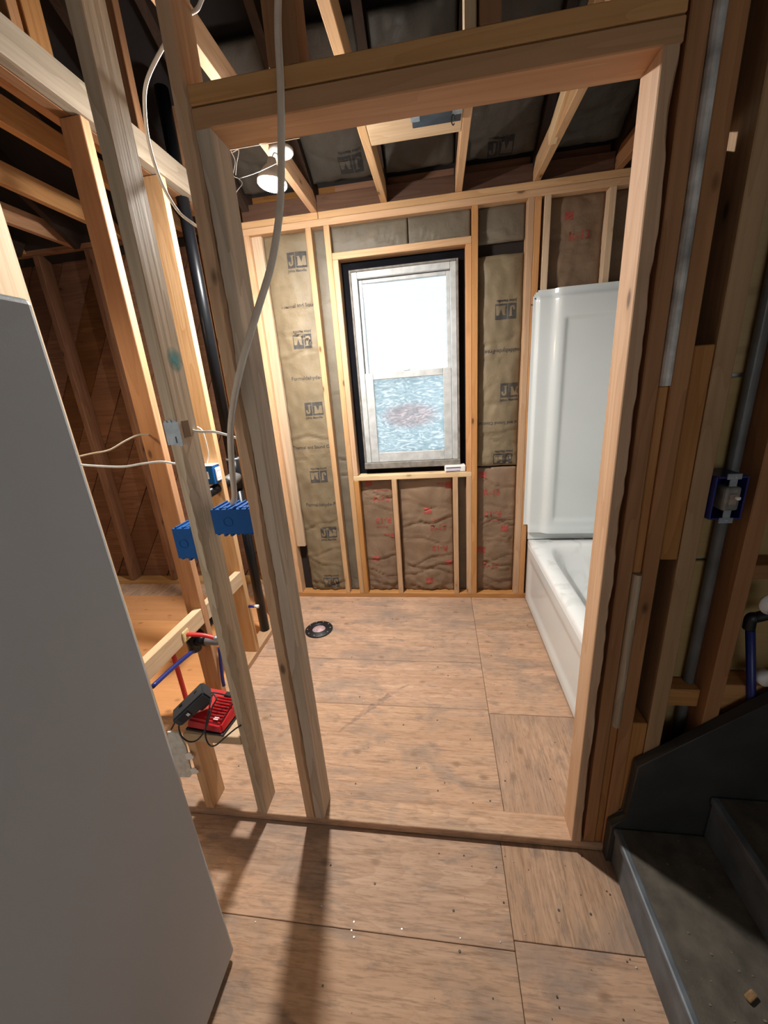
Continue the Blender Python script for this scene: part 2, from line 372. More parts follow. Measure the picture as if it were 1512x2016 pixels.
# ================================================================== SETTING: floor
floor = root('floor', 'plywood subfloor of the bathroom, hallway and side room', 'floor', kind='structure')
def sheet(x0, x1, y0, y1, kind='ply', axis='X', dz=0.0):
    g = .0008
    return box('plywood_sheet', x0+g, x1-g, y0+g, y1-g, -.02, dz, W(kind, axis), floor, .0012)
SX = .541
sheet(-.86, SX, -.72, .14, axis='X'); sheet(-.86, SX, -1.062, -.72, axis='X', dz=-.0006); sheet(-.86, SX, -1.645, -1.062, axis='X')
sheet(SX, 1.72, -.395, .14, axis='X', dz=-.0006); sheet(SX, 1.72, -1.082, -.395, axis='X'); sheet(SX, 1.72, -1.645, -1.082, axis='Y')
SH = .512
sheet(-1.6, SH, -1.928, -1.645, axis='X'); sheet(-1.6, SH, -3.2, -1.928, axis='X', dz=-.0004)
sheet(SH, 1.2, -1.905, -1.645, axis='Y'); sheet(SH, 1.2, -3.2, -1.905, axis='X', dz=-.0008)
sheet(-1.6, 1.2, -4.4, -3.2, axis='X')
sheet(-2.2, -.86, -.35, 0.0, 'osb'); sheet(-3.2, -2.2, -1.2, 0.0, 'osb'); sheet(-2.2, -.86, -1.2, -.35, 'osb', dz=-.0005); sheet(-3.2, -.86, -1.645, -1.2, 'ply')
sheet(-3.2, -2.06, 0, .32, 'ply', 'Y'); sheet(-2.06, -.86, 0, .32, 'ply', 'Y', dz=-.0005)
sheet(-3.2, -1.6, -4.4, -1.645, 'ply')
box('floor_base', -3.2, 1.72, -4.4, .32, -.06, -.022, m_void, floor)
# screw heads and nails
scm = None
def dot(x, y, mat, r=.0035):
    bm = bmesh.new(); add_lathe(bm, [(r, -.001), (r, .0006), (r*.6, .0012)], Matrix.Translation((x, y, 0)), 8); bmesh.ops.recalc_face_normals(bm, faces=bm.faces)
    mk('screw_head', bm, mat, floor)
for px, py in [(612, 1520), (692, 1832), (697, 1845), (791, 1829), (906, 1847), (981, 1670), (975, 1706), (960, 1650), (1011, 1697), (1034, 1840), (1253, 1905), (985, 1855), (503, 1815), (633, 1784), (697, 1815),
               (1096, 1364), (957, 1404), (958, 1427), (968, 1508), (988, 1535), (970, 1585), (716, 1380), (905, 1510), (1095, 1584), (826, 1512)]:
    p = P(px, py, 'Z', 0); dot(p.x, p.y, m_screw, .0026)
for px, py in [(738, 1740), (882, 1330), (862, 1313), (893, 1793), (1100, 1792), (1083, 1534), (700, 1543), (708, 1372), (861, 1418), (820, 1512), (1163, 1800), (905, 1873), (965, 1577)]:
    p = P(px, py, 'Z', 0); dot(p.x, p.y, m_greydot, .0038)

m_scuff, nt_, b_s = newmat('scuff_stain')
b_s.inputs['Base Color'].default_value = (.17, .15, .155, 1); b_s.inputs['Roughness'].default_value = .8
_tc = nt_.nodes.new('ShaderNodeTexCoord'); _nz = nt_.nodes.new('ShaderNodeTexNoise'); _nz.inputs['Scale'].default_value = 14; _nz.inputs['Detail'].default_value = 6
nt_.links.new(_tc.outputs['Object'], _nz.inputs['Vector'])
_mr = nt_.nodes.new('ShaderNodeMapRange'); _mr.inputs['From Min'].default_value = .38; _mr.inputs['From Max'].default_value = .68; _mr.inputs['To Max'].default_value = .55
nt_.links.new(_nz.outputs['Fac'], _mr.inputs['Value']); nt_.links.new(_mr.outputs[0], b_s.inputs['Alpha'])
def scuff(line, wid, seed):
    rnd = random.Random(seed); bm = bmesh.new(); pts = catmull([P(x, y, 'Z', 0.0005) for x, y in line], 6); prev = None
    for i, p in enumerate(pts):
        d = (pts[min(i+1, len(pts)-1)]-pts[max(0, i-1)]).normalized(); n = Vector((-d.y, d.x, 0)); t = i/(len(pts)-1)
        wv = wid*(.25+math.sin(math.pi*t))*rnd.uniform(.6, 1.3)
        a, b = bm.verts.new(p+n*wv), bm.verts.new(p-n*wv)
        if prev: bm.faces.new((prev[0], a, b, prev[1]))
        prev = (a, b)
    bmesh.ops.recalc_face_normals(bm, faces=bm.faces); mk('floor_scuff', bm, m_scuff, floor)
scuff([(668, 1440), (700, 1415), (722, 1398), (750, 1380), (778, 1360), (806, 1348)], .014, 1)

# ================================================================== SETTING: back wall with the window
wb = root('wall_back', 'exterior stud wall around the bathroom window', 'wall', (0, 0, 0), 'structure')
D = .082
board('bottom_plate', -.83, 1.72, 0, D, 0, .035, 'orange', wb)
board('top_plate', -.83, 1.72, 0, D, ZT, ZT+.035, 'fir', wb)
board('top_plate', -.86, -.33, 0, D, ZT+.036, ZT+.071, 'fir', wb); board('top_plate', -.328, 1.72, 0, D, ZT+.036, ZT+.071, 'fir', wb)
def bstud(x, z0=.035, z1=ZT, kind='fir', name='stud', y0=0.0, y1=D): return board(name, x, x+T, y0, y1, z0, z1, kind, wb)
xA, xB, xC, xM, xN, xD, xE = -.803, -.415, -.304, 0.0, .420, .548, .848
bstud(xA, kind='fir'); board('nailer_board', xA+T+.001, -.702, .030, .066, .42, ZT, 'pale', wb)
bstud(xB); bstud(xC, kind='fir'); bstud(xD, kind='orange')
RX0, RX1, RZ0, RZ1 = xC+2*T, xD-T, .961, 2.283
board('trimmer_stud', xC+T+.001, RX0, 0, D, RZ0, RZ1, 'fir', wb); board('trimmer_stud', RX1, xD-.001, 0, D, RZ0, RZ1, 'orange', wb)
board('window_header', xC+T+.001, xD-.001, 0, D, RZ1, RZ1+.037, 'fir', wb)
board('window_sill_plate', xC+T+.001, xD-.001, 0, D, RZ0-.035, RZ0-.0005, 'pale', wb)
for x, k in ((xC+T+.001, 'orange'), (xM, 'fir'), (xN, 'fir'), (xD-T-.001, 'fir')): bstud(x, .035, RZ0-.035, k, 'cripple_stud')
bstud(xE, kind='fir'); bstud(xE+T+.001, kind='orange'); bstud(.934, kind='pale', z0=.035); bstud(1.262, kind='pale'); bstud(1.66, kind='brown')
box('sheathing', -.86, RX0, .096, .115, 0, 2.74, W('old', 'X'), wb); box('sheathing', RX1, 1.74, .096, .115, 0, 2.74, W('old', 'X'), wb)
box('sheathing', RX0, RX1, .096, .115, 0, RZ0+.06, W('old', 'X'), wb); box('sheathing', RX0, RX1, .096, .115, RZ1-.05, 2.74, W('old', 'X'), wb)
box('batt_backing', -.86, RX0-.001, .084, .094, .036, ZT, m_void, wb); box('batt_backing', RX1+.001, 1.72, .084, .094, .036, ZT, m_void, wb)
box('batt_backing', RX0, RX1, .084, .094, .036, RZ0-.036, m_void, wb); box('batt_backing', RX0, RX1, .084, .094, RZ1+.04, ZT, m_void, wb)

# building paper lining the opening, then the window
WX0, WX1, WZ0, WZ1 = -.186, .474, 1.012, 2.232
bp_ = root('building_paper', 'black building paper lining the rough window opening', 'paper', (RX0, .09, RZ0), 'structure')
for a in ((RX0, WX0, RZ0, RZ1), (WX1, RX1, RZ0, RZ1), (WX0, WX1, RZ0, WZ0), (WX0, WX1, WZ1, RZ1)):
    box('paper_strip', a[0], a[1], .084, .094, a[2], a[3], m_felt, bp_)
win = root('window_1', 'old white double-hung window with hazy glass in black-lined opening', 'window', (WX0, .06, WZ0), 'structure')
def wpaint(name, *a, mat=m_whitepaint, par=win, bv=.003): return box(name, *a, mat, par, bv)
m_greywood = plain('weathered_frame', (.21, .19, .165), .8, var=.4, vscale=25, bump=.4, bscale=80)
y0, y1 = .045, .115
wpaint('outer_casing', WX0, WX0+.012, y0, y1, WZ0, WZ1, mat=m_greywood); wpaint('outer_casing', WX1-.012, WX1, y0, y1, WZ0, WZ1, mat=m_greywood); wpaint('outer_casing', WX0+.012, WX1-.012, y0, y1, WZ1-.012, WZ1, mat=m_greywood)
wpaint('jamb', WX0+.0125, WX0+.048, y0+.006, y1, WZ0+.03, WZ1-.0125); wpaint('jamb', WX1-.048, WX1-.0125, y0+.006, y1, WZ0+.03, WZ1-.0125); wpaint('head_jamb', WX0+.0485, WX1-.0485, y0+.006, y1, WZ1-.05, WZ1-.0125)
wpaint('window_sill', WX0, WX1, y0-.012, y1, WZ0-.012, WZ0+.03, mat=m_greywood)
IX0, IX1 = WX0+.049, WX1-.049; ZMID = 1.620
def sash(z0, z1, yy, stile, top, bot, pane):
    s = root('sash', None, None); s.parent = win; s.location = Vector((IX0, yy, z0))-world_loc(win)
    wpaint('stile', IX0+.001, IX0+stile, yy, yy+.03, z0, z1, par=s); wpaint('stile', IX1-stile, IX1-.001, yy, yy+.03, z0, z1, par=s)
    wpaint('rail', IX0+stile+.0005, IX1-stile-.0005, yy, yy+.03, z1-top, z1, par=s); wpaint('rail', IX0+stile+.0005, IX1-stile-.0005, yy, yy+.03, z0, z0+bot, par=s)
    box('pane', IX0+stile-.004, IX1-stile+.004, yy+.013, yy+.016, z0+bot-.004, z1-top+.004, pane, s)
sash(ZMID-.012, WZ1-.052, .078, .024, .022, .024, m_pane_hi)
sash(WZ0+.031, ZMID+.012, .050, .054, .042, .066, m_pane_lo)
box('sash_lock', .12, .16, .050, .066, ZMID+.0125, ZMID+.022, m_whitepaint, win, .003)

# ================================================================== SETTING: door partition (front wall) and its stair end
wf = root('wall_front', 'bare stud partition with the rough door opening', 'wall', (0, YF, 0), 'structure')
def fst(name, x0, x1, z0, z1, kind, y0=YF, y1=YB): return board(name, x0, x1, y0, y1, z0, z1, kind, wf)
fst('bottom_plate', -.93, .852, 0, .035, 'ply')
fst('cripple_stud', -.603, -.568, .0355, .372, 'fir'); fst('shelf_block', -.612, -.388, .3725, .408, 'pale')
fst('corner_stud', -.793, -.757, .0355, ZT, 'pale'); fst('corner_stud', -.835, -.795, .0355, ZT, 'fir')
def waney(name, x0, x1, z0, z1, kind, seed, left=0.0, right=0.0, zlo=0.0, zhi=9.0, y0=YF, y1=YB):
    # board whose front edges are chewed away unevenly (bark edge, splits)
    bm = bmesh.new(); n = int((z1-z0)/.012); rings = []
    for i in range(n+1):
        z = z0+(z1-z0)*i/n; k = max(0, min(1, (z-zlo)/.15))*max(0, min(1, (zhi-z)/.15))
        def amt(a, o): return .0018+a*k*max(0, .45+.9*noise.noise(Vector((seed+o, 0, z*5)))+.35*noise.noise(Vector((seed, o, z*32))))
        cl, cr = amt(left, 1), amt(right, 5)
        sec = [(x0, y0+cl*1.5), (x0+cl, y0), (x1-cr, y0), (x1, y0+cr*1.7), (x1, y1), (x0, y1)]
        rings.append([bm.verts.new((x, y, z)) for x, y in sec])
    for a, b in zip(rings, rings[1:]):
        for k in range(6): bm.faces.new((a[k], a[(k+1) % 6], b[(k+1) % 6], b[k]))
    bm.faces.new(rings[0]); bm.faces.new(rings[-1]); bmesh.ops.recalc_face_normals(bm, faces=bm.faces)
    return mk(name, bm, W(kind, 'Z'), wf)
s2 = waney('stud', -.387, -.352, .0355, ZT, 'grey', 3.3, 0, .016, .05, 1.47)
waney('king_stud', -.196, -.161, .0355, ZT, 'fir', 8.1, 0, .009); waney('trimmer_stud', -.1595, -.1235, .0355, 2.0915, 'grey', 12.7, .007, 0)
waney('trimmer_stud', .746, .7785, .0355, 2.0915, 'fir', 21.4, 0, .010); fst('header_plate', -.160, .780, 2.092, 2.1295, 'header'); fst('header_plate', -.160, .780, 2.1325, 2.1675, 'header')
fst('cripple_stud', .018, .083, 2.168, ZT, 'brown'); fst('cripple_stud', .428, .467, 2.168, ZT, 'brown'); fst('cripple_stud', .402, .424, 2.168, ZT, 'pale', YF+.02, YB)
fst('top_plate', -.93, 1.72, ZT+.0005, ZT+.035, 'fir')
# stair end of the partition
fst('king_stud', .786, .821, .0355, ZT, 'deep', YF+.004)
fst('stud', .843, .879, .03, ZT, 'deep'); fst('filler_block', .8805, .9205, 1.085, 1.588, 'deep', YF+.003); fst('filler_block', .8805, .9205, .03, .556, 'deep', YF+.003)
fst('stud', .9215, .962, .03, ZT, 'tan'); fst('stud', 1.060, 1.098, .03, ZT, 'deep'); fst('stud', 1.45, 1.488, .03, ZT, 'brown')
# narrow half-round strip nailed between two studs: painted, bare and split lengths
def strip(z0, z1, mat):
    bm = bmesh.new(); n = 7
    prof = [(.8325+.0105*math.cos(math.pi*k/(n-1)), YF+.004-.013*math.sin(math.pi*k/(n-1))) for k in range(n)]+[(.822, YB), (.843, YB)]
    A = [bm.verts.new((x, y, z0)) for x, y in prof]; B = [bm.verts.new((x, y, z1)) for x, y in prof]; m = len(prof)
    bm.faces.new(A); bm.faces.new(B)
    for i in range(m): bm.faces.new((A[i], A[(i+1) % m], B[(i+1) % m], B[i]))
    bmesh.ops.recalc_face_normals(bm, faces=bm.faces); return mk('trim_strip', bm, mat, wf)
strip(1.509, ZT, plain('flaked_white_paint', (.62, .60, .57), .55, var=.6, vscale=16, bump=.5, bscale=60)); strip(.545, 1.046, W('grey', 'Z'))
board('trim_strip', .8225, .8425, YF+.006, YB, 1.047, 1.508, 'deep', wf); board('trim_strip', .8225, .8425, YF+.006, YB, .036, .544, 'deep', wf)
# boards seen through the stair bays
for z0, z1 in ((.03, .565), (.573, 1.042), (1.050, 1.515), (1.523, 2.0), (2.008, ZT)):
    board('backing_board', .963, 1.32 if z0 > .5 else 1.06, YB+.003, YB+.018, z0, z1, 'yellow', wf, axis='X')
fst('blocking', 1.0985, 1.4495, .576, .690, 'orange', YF+.02); fst('blocking', 1.0985, 1.4495, 1.02, 1.06, 'brown', YF+.02)
fst('blocking', .9625, 1.0595, .60, .66, 'orange', YF+.03)
board('cavity_board', .85, .962, YB+.002, YB+.018, .03, 1.957, 'shaded', wf); board('cavity_board', .85, .962, YB+.002, YB+.018, 1.992, ZT, 'shaded', wf)  # dark boards added behind the void to stop bulb light leaking through
box('cavity_fillet', .938, .962, YB+.0025, YB+.0175, 1.9575, 1.9915, W('shaded', 'X'), wf)
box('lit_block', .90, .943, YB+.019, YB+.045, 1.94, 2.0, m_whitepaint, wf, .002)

# ================================================================== SETTING: left bathroom partition
wl = root('wall_left', 'plumbing stud partition between bathroom and side room', 'wall', (-.86, 0, 0), 'structure')
LX0, LX1 = -.902, -.820
def lst(name, y0, y1, z0, z1, kind, x0=LX0, x1=LX1): return board(name, x0, x1, y0, y1, z0, z1, kind, wl)
lst('bottom_plate', YB+.001, -.001, 0, .035, 'fir')
lst('stud', -1.118, -1.080, .0355, 2.48, 'orange'); lst('stud', -.722, -.684, .0355, 2.48, 'fir'); lst('stud', -.30, -.262, .0355, 2.48, 'orange'); lst('stud', -.038, -.003, .0355, 2.48, 'orange')
lst('top_plate', YB-.3, .0, 2.482, 2.588, 'grey_dim', -.856, -.812)
lst('top_plate', YB-.3, .0, 2.482, 2.55, 'brown', -.902, -.858)
lst('blocking', YB+.001, -1.1185, .512, .594, 'pale', -.858, LX1); lst('blocking', -1.0795, -.7225, .507, .590, 'pale', -.858, LX1)
lst('upper_stud', -1.30, -1.26, 2.589, 3.3, 'brown'); lst('upper_stud', -1.20, -1.12, 2.552, 3.3, 'brown', -.92, -.858); lst('upper_stud', -.80, -.76, 2.589, 3.2, 'brown'); lst('upper_stud', -.46, -.42, 2.589, 2.85, 'brown')

# ================================================================== SETTING: side room beyond
ws = root('wall_side_room', 'old end wall with diagonal board sheathing in the side room', 'wall', (-2, .3, 0), 'structure')
wdt = .215; SLP = 1.55; STEP = wdt/math.sin(math.atan(SLP))
for k in range(0, 30):
    # diagonal boards, clipped to the wall rectangle
    c0 = -5.0+k*STEP; run = 2.7/SLP
    poly = [(c0, 0), (c0+STEP-.008, 0), (c0+STEP-.008+run, 2.7), (c0+run, 2.7)]
    def clip(pl, f):
        out = []
        for i in range(len(pl)):
            a, b = pl[i], pl[(i+1) % len(pl)]; fa, fb = f(a), f(b)
            if fa >= 0: out.append(a)
            if fa*fb < 0: t = fa/(fa-fb); out.append((a[0]+(b[0]-a[0])*t, a[1]+(b[1]-a[1])*t))
        return out
    poly = clip(clip(poly, lambda p: p[0]+3.2), lambda p: -.84-p[0])
    if len(poly) < 3: continue
    o = prism('sheathing_board', poly, .300+.003*(k % 2), .325, W('old', 'X'), ws)
box('sheathing_backing', -3.2, -.84, .328, .335, 0, 2.7, m_void, ws)
for x in (-2.86, -2.44, -2.03, -1.60, -1.18): board('stud', x-.022, x+.022, .200, .299, .036, 2.59, 'old', ws)
board('bottom_plate', -3.2, -.905, .200, .299, 0, .035, 'tan', ws)
board('top_plate', -3.2, -.905, .200, .299, 2.592, 2.70, 'brown', ws)
wll = box('wall_side_room_end', -3.26, -3.2, -4.4, .32, 0, 2.9, m_drywall); tag(wll, 'plain far end wall of the side room', 'wall', 'structure')

# ================================================================== SETTING: ceiling joists, roof
ce = root('ceiling', 'open ceiling joists over bathroom and side room', 'ceiling', (0, -.8, 2.5), 'structure')
ZJ = ZT+.072
for x, k in ((-.353, 'fir'), (.060, 'fir'), (.477, 'fir'), (.890, 'fir'), (1.30, 'brown')):
    board('joist', x-.018, x+.018, -3.0, .075, ZJ, ZJ+.092, k, ce)
for x in (-1.08, -1.29, -1.72, -2.12, -2.52): board('joist', x-.02, x+.02, -3.0, .199, 2.60, 2.70, 'orange', ce)
board('flat_blocking', .079, .458, -.735, -.552, ZJ, ZJ+.036, 'pale', ce)
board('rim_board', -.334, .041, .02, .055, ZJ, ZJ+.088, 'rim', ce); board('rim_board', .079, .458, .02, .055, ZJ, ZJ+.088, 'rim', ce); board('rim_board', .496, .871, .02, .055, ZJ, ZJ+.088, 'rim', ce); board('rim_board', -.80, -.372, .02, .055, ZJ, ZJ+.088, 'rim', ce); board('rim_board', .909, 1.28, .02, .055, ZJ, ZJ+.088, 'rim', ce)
beam('joist_brace', (.872, -.95, ZJ+.17), (.872, -.35, ZJ+.02), .034, .06, 'pale', ce)
roof = root('roof', 'dark roof deck and rafters above the open ceiling', 'roof', (0, -1, 3), 'structure')
SL = .62
def rz(y): return 2.72 - SL*y
def slab(name, x0, x1, ya, yb, off, th, mat, par):
    bm = bmesh.new(); n = Vector((0, SL, 1)).normalized()
    vs = []
    for x in (x0, x1):
        for y in (ya, yb):
            for o_ in (off, off+th):
                p = Vector((x, y, rz(y)))+n*o_; vs.append(bm.verts.new(p))
    for f in ((0, 1, 3, 2), (4, 6, 7, 5), (0, 4, 5, 1), (2, 3, 7, 6), (0, 2, 6, 4), (1, 5, 7, 3)): bm.faces.new([vs[i] for i in f])
    bmesh.ops.recalc_face_normals(bm, faces=bm.faces); return mk(name, bm, mat, par)
slab('roof_deck', -3.3, 2.6, -2.6, .34, .02, .03, m_roof, roof)
for x in (-2.9, -2.45, -2.0, -1.55, -1.1, -.77, -.353, .060, .477, .890, 1.30): slab('rafter', x-.02, x+.02, -2.6, .14, -.10, .119, W('shaded', 'Y'), roof)
bm = bmesh.new(); add_box(bm, -3.3, 2.6, -4.45, -2.58, 4.25, 4.30); mk('ridge_deck', bm, m_roof, roof)

# enclosing shell behind and beside the viewer; unseen rear opening added for fill light
sh = root('wall_rear', 'hallway wall behind the viewer with an opening added for fill daylight', 'wall', (0, -4.4, 0), 'structure')
for a in ((-3.26, .1, 0, 4.3), (1.3, 2.66, 0, 4.3), (.1, 1.3, 2.0, 4.3), (.1, 1.3, 0, .9)): box('wall_panel', a[0], a[1], -4.46, -4.4, a[2], a[3], m_drywall, sh)
wr = root('wall_right', 'stairwell and tub side wall', 'wall', (2.6, -2, 0), 'structure')
box('wall_panel', 2.6, 2.66, -4.4, YF, 0, 4.3, m_drywall, wr)
box('tub_side_panel', 1.722, 1.74, YF, .1, 0, 3.2, m_void, wr)
box('wall_panel', 1.74, 2.6, YF, YF+.03, 0, 4.3, m_drywall, wr); box('gable_panel', 2.6, 2.66, YF, .34, 0, 4.3, m_void, wr); box('gable_panel', -3.26, -3.2, -4.4, .34, 2.9, 4.3, m_void, wr)

# ================================================================== INSULATION BATTS
def ray_plane(px, py, O, Nn):
    d = _fwd + RIGHT*((px-756)/FPX) + UP*((1008-py)/FPX)
    return CAM + d*((O-CAM).dot(Nn)/d.dot(Nn))
_arc = [(-.06+.26*math.cos(t), -.22+.28*math.sin(t)) for t in [-i*math.pi/8 for i in range(0, 9)]]
_arci = [(-.06+.07*math.cos(t), -.22+.10*math.sin(t)) for t in [-math.pi+i*math.pi/6 for i in range(0, 7)]]
LET_J = [(-.10, .5), (.32, .5), (.32, .44), (.20, .42)]+_arc+[(-.32, -.08), (-.13, -.08)]+_arci+[(.01, .42), (-.10, .44)]
LET_M = [(x-.53, y-.5) for x, y in [(0, 0), (.28, 0), (.28, .07), (.19, .09), (.22, .70), (.46, 0), (.56, 0), (.82, .70), (.84, .09), (.76, .07), (.76, 0), (1.12, 0), (1.12, .07), (1.04, .09), (1.0, .91), (1.08, .93), (1.08, 1), (.78, 1), (.55, .36), (.32, 1), (.02, 1), (.02, .93), (.11, .91), (.08, .09), (0, .07)]]
def batt(label, O, U, V, w, h, mat, seed, bulge=.018, wr=.005, crush=0.0, prints=(), group=None, depth=.03, creases=0):
    O, U, V = Vector(O), Vector(U).normalized(), Vector(V).normalized(); Nn = U.cross(V).normalized()
    if Nn.dot(CAM-O) < 0: Nn = -Nn
    rnd = random.Random(seed); cr = [(rnd.uniform(0, h), rnd.uniform(-.35, .35), rnd.uniform(.004, .012), rnd.uniform(.4, 1)) for _ in range(creases)]
    def f(u, v):
        s = max(0, min(1, u/w)); e = min(1, min(v, h-v)/.05+.25)
        z = bulge*(math.sin(math.pi*s)**.6)*max(0, e)
        z += wr*noise.noise(Vector((u*9+seed*7, v*5, seed)))+wr*.6*noise.noise(Vector((u*22, v*14+seed, 3)))
        if crush: z += crush*math.exp(-v/.10)*noise.noise(Vector((u*30+v*12, v*26, seed+9)))
        for (vc, sl, wd, am) in cr:
            d = v-vc-sl*(u-w*.5)-.012*math.sin(u*25+vc*9)
            z -= am*.010*math.exp(-(d/wd)**2)*math.sin(math.pi*s)**.3
            z += am*.006*math.exp(-((d-wd*1.6)/wd)**2)
        return z
    th = root('insulation_batt', label, 'insulation', O, group=group)
    nu, nv = max(8, int(w/.012)), max(8, int(h/.014))
    bm = bmesh.new(); G = [[bm.verts.new(O+U*(w*i/nu)+V*(h*j/nv)+Nn*f(w*i/nu, h*j/nv)) for i in range(nu+1)] for j in range(nv+1)]
    for j in range(nv):
        for i in range(nu): bm.faces.new((G[j][i], G[j][i+1], G[j+1][i+1], G[j+1][i]))
    bd = [G[0][i] for i in range(nu+1)]+[G[j][nu] for j in range(1, nv+1)]+[G[nv][i] for i in range(nu-1, -1, -1)]+[G[j][0] for j in range(nv-1, 0, -1)]
    bk = [bm.verts.new(v.co-Nn*(depth+(v.co-O).dot(Nn))) for v in bd]; n = len(bd)
    for i in range(n): bm.faces.new((bd[i], bk[i], bk[(i+1) % n], bd[(i+1) % n]))
    bm.faces.new(bk); bmesh.ops.recalc_face_normals(bm, faces=bm.faces)
    mk('kraft_facing', bm, mat, th, smooth=True)
    def stick(me_or_bm, name, m, u0, v0, inv, lift):
        bm = me_or_bm
        if inv: bmesh.ops.rotate(bm, verts=bm.verts, cent=(0, 0, 0), matrix=Matrix.Rotation(math.pi, 3, 'Z'))
        bmesh.ops.delete(bm, geom=[v for v in bm.verts if not (.004 < u0+v.co.x < w-.004 and .004 < v0+v.co.y < h-.004)], context='VERTS')
        if not bm.faces: bm.free(); return
        for v in bm.verts:
            u_, v_ = u0+v.co.x, v0+v.co.y; v.co = O+U*u_+V*v_+Nn*(f(u_, v_)+lift)
        bmesh.ops.recalc_face_normals(bm, faces=bm.faces); mk(name, bm, m, th)
    def bm_text(s, size, bold):
        me = text_mesh(s, size, bold); bm = bmesh.new(); bm.from_mesh(me); bpy.data.meshes.remove(me)
        bmesh.ops.subdivide_edges(bm, edges=[e for e in bm.edges if e.calc_length() > .012], cuts=2); return bm
    def bm_poly(pts, sz):
        bm = bmesh.new(); fc = bm.faces.new([bm.verts.new((x*sz, y*sz, 0)) for x, y in pts])
        bmesh.ops.triangulate(bm, faces=[fc]); bmesh.ops.subdivide_edges(bm, edges=[e for e in bm.edges if e.calc_length() > .012], cuts=2); bmesh.ops.triangulate(bm, faces=bm.faces[:]); return bm
    def bm_rect(a, b, n=6):
        bm = bmesh.new(); g = [[bm.verts.new((-a/2+a*i/n, -b/2+b*j/n, 0)) for i in range(n+1)] for j in range(n+1)]
        for j in range(n):
            for i in range(n): bm.faces.new((g[j][i], g[j][i+1], g[j+1][i+1], g[j+1][i]))
        return bm
    ink = m_inkd if mat == m_kraft_shaded else m_ink
    for pr in prints:
        kind, px, py, size, inv = pr[:5]
        q = ray_plane(px, py, O+Nn*bulge*.8, Nn)-O; u0, v0 = q.dot(U), q.dot(V)
        if kind == 'logo':
            s = -1 if inv else 1
            stick(bm_rect(size*.47, size*.82), 'printed_logo', ink, u0-s*size*.27, v0, False, .0012)
            stick(bm_rect(size*.66, size*.82), 'printed_logo', ink, u0+s*size*.33, v0, False, .0012)
            stick(bm_poly(LET_J, size*.56), 'logo_letter', mat, u0-s*size*.26, v0-s*size*.02, inv, .0022)
            stick(bm_poly(LET_M, size*.49), 'logo_letter', mat, u0+s*size*.33, v0-s*size*.06, inv, .0022)
            stick(bm_text('Johns Manville', size*.19, .0006), 'printed_lettering', ink, u0+s*size*.03, v0-s*size*.55, inv, .0016)
        elif kind == 'square': stick(bm_rect(size, size*.9), 'printed_square', m_redink, u0, v0, False, .0014)
        elif kind == 'red': stick(bm_text(pr[5] if len(pr) > 5 else 'R-13', size, .0016 if size > .04 else .0005), 'printed_lettering', m_redink, u0, v0, inv, .0014)
        else: stick(bm_text(kind, size, .0004), 'printed_lettering', ink, u0, v0, inv, .0014)
    return th
X_, Z_ = (1, 0, 0), (0, 0, 1)
yb = .055
batt('tall golden kraft-faced insulation batt left of the window', (-.700, yb, .036), X_, Z_, .283, 2.425, m_kraft, 1, .022, .010, .022, depth=.028, creases=14, prints=[
    ('logo', 582, 512, .105, False), ('logo', 598, 672, .105, True), ('logo', 616, 805, .105, False), ('logo', 630, 938, .105, True), ('logo', 645, 1048, .105, False), ('logo', 655, 1146, .105, True),
    ('Thermal and Sound Control', 604, 600, .030, False), ('Thermal and Sound Control', 622, 880, .030, False), ('Formaldehyde-Free', 612, 744, .034, False), ('Formaldehyde-Free', 637, 993, .034, False)])
batt('narrow strip of insulation between the two studs left of window', (xB+T+.002, yb, .036), X_, Z_, xC-xB-T-.004, 2.425, m_kraftd, 2, .006, .004, .01, depth=.028, creases=8)
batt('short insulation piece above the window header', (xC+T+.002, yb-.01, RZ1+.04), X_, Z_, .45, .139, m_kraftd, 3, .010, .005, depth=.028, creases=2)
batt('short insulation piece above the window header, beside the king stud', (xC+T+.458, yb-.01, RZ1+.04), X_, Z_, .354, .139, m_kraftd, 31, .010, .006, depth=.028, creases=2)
batt('brown insulation batt with red print under window, left bay', (xC+2*T+.003, yb, .036), X_, Z_, xM-xC-2*T-.006, RZ0-.073, m_kraftr, 4, .014, .008, .02, depth=.028, creases=9, prints=[
    ('square', 726, 950, .050, False), ('red', 751, 983, .060, False), ('red', 755, 1024, .060, True), ('square', 776, 1055, .045, False), ('square', 741, 1099, .050, False), ('red', 752, 965, .022, False, 'EcoTouch'), ('red', 752, 1038, .022, True, 'EcoTouch'), ('red', 763, 1052, .026, True, 'PINK')])
batt('brown insulation batt with red print under window, middle bay', (xM+T+.003, yb, .036), X_, Z_, xN-xM-T-.006, RZ0-.073, m_kraftr, 5, .016, .009, .024, depth=.028, creases=10, prints=[
    ('square', 842, 1005, .055, False), ('red', 863, 1039, .060, False), ('red', 866, 1079, .060, True), ('square', 885, 1108, .050, False), ('square', 846, 1142, .050, False), ('square', 884, 955, .050, False), ('red', 863, 1022, .022, False, 'EcoTouch'), ('red', 863, 1094, .022, True, 'EcoTouch'), ('red', 868, 953, .026, False, 'PINK')])
batt('thin dark insulation edge beside the right window cripples', (xN+T+.003, yb+.005, .036), X_, Z_, .055, RZ0-.073, m_kraftd, 6, .004, .003, depth=.02, creases=3)
bx0 = xD+T+.003; bw = xE-bx0-.003
batt('golden insulation batt right of the window, middle length', (bx0, yb-.002, .985), X_, Z_, bw, 1.235, m_kraft, 7, .022, .012, .015, depth=.028, creases=8, prints=[
    ('logo', 998, 613, .105, True), ('logo', 1002, 768, .105, False), ('logo', 992, 905, .105, True), ('Formaldehyde-Free', 998, 690, .034, True), ('Thermal and Sound Control', 992, 832, .028, True)])
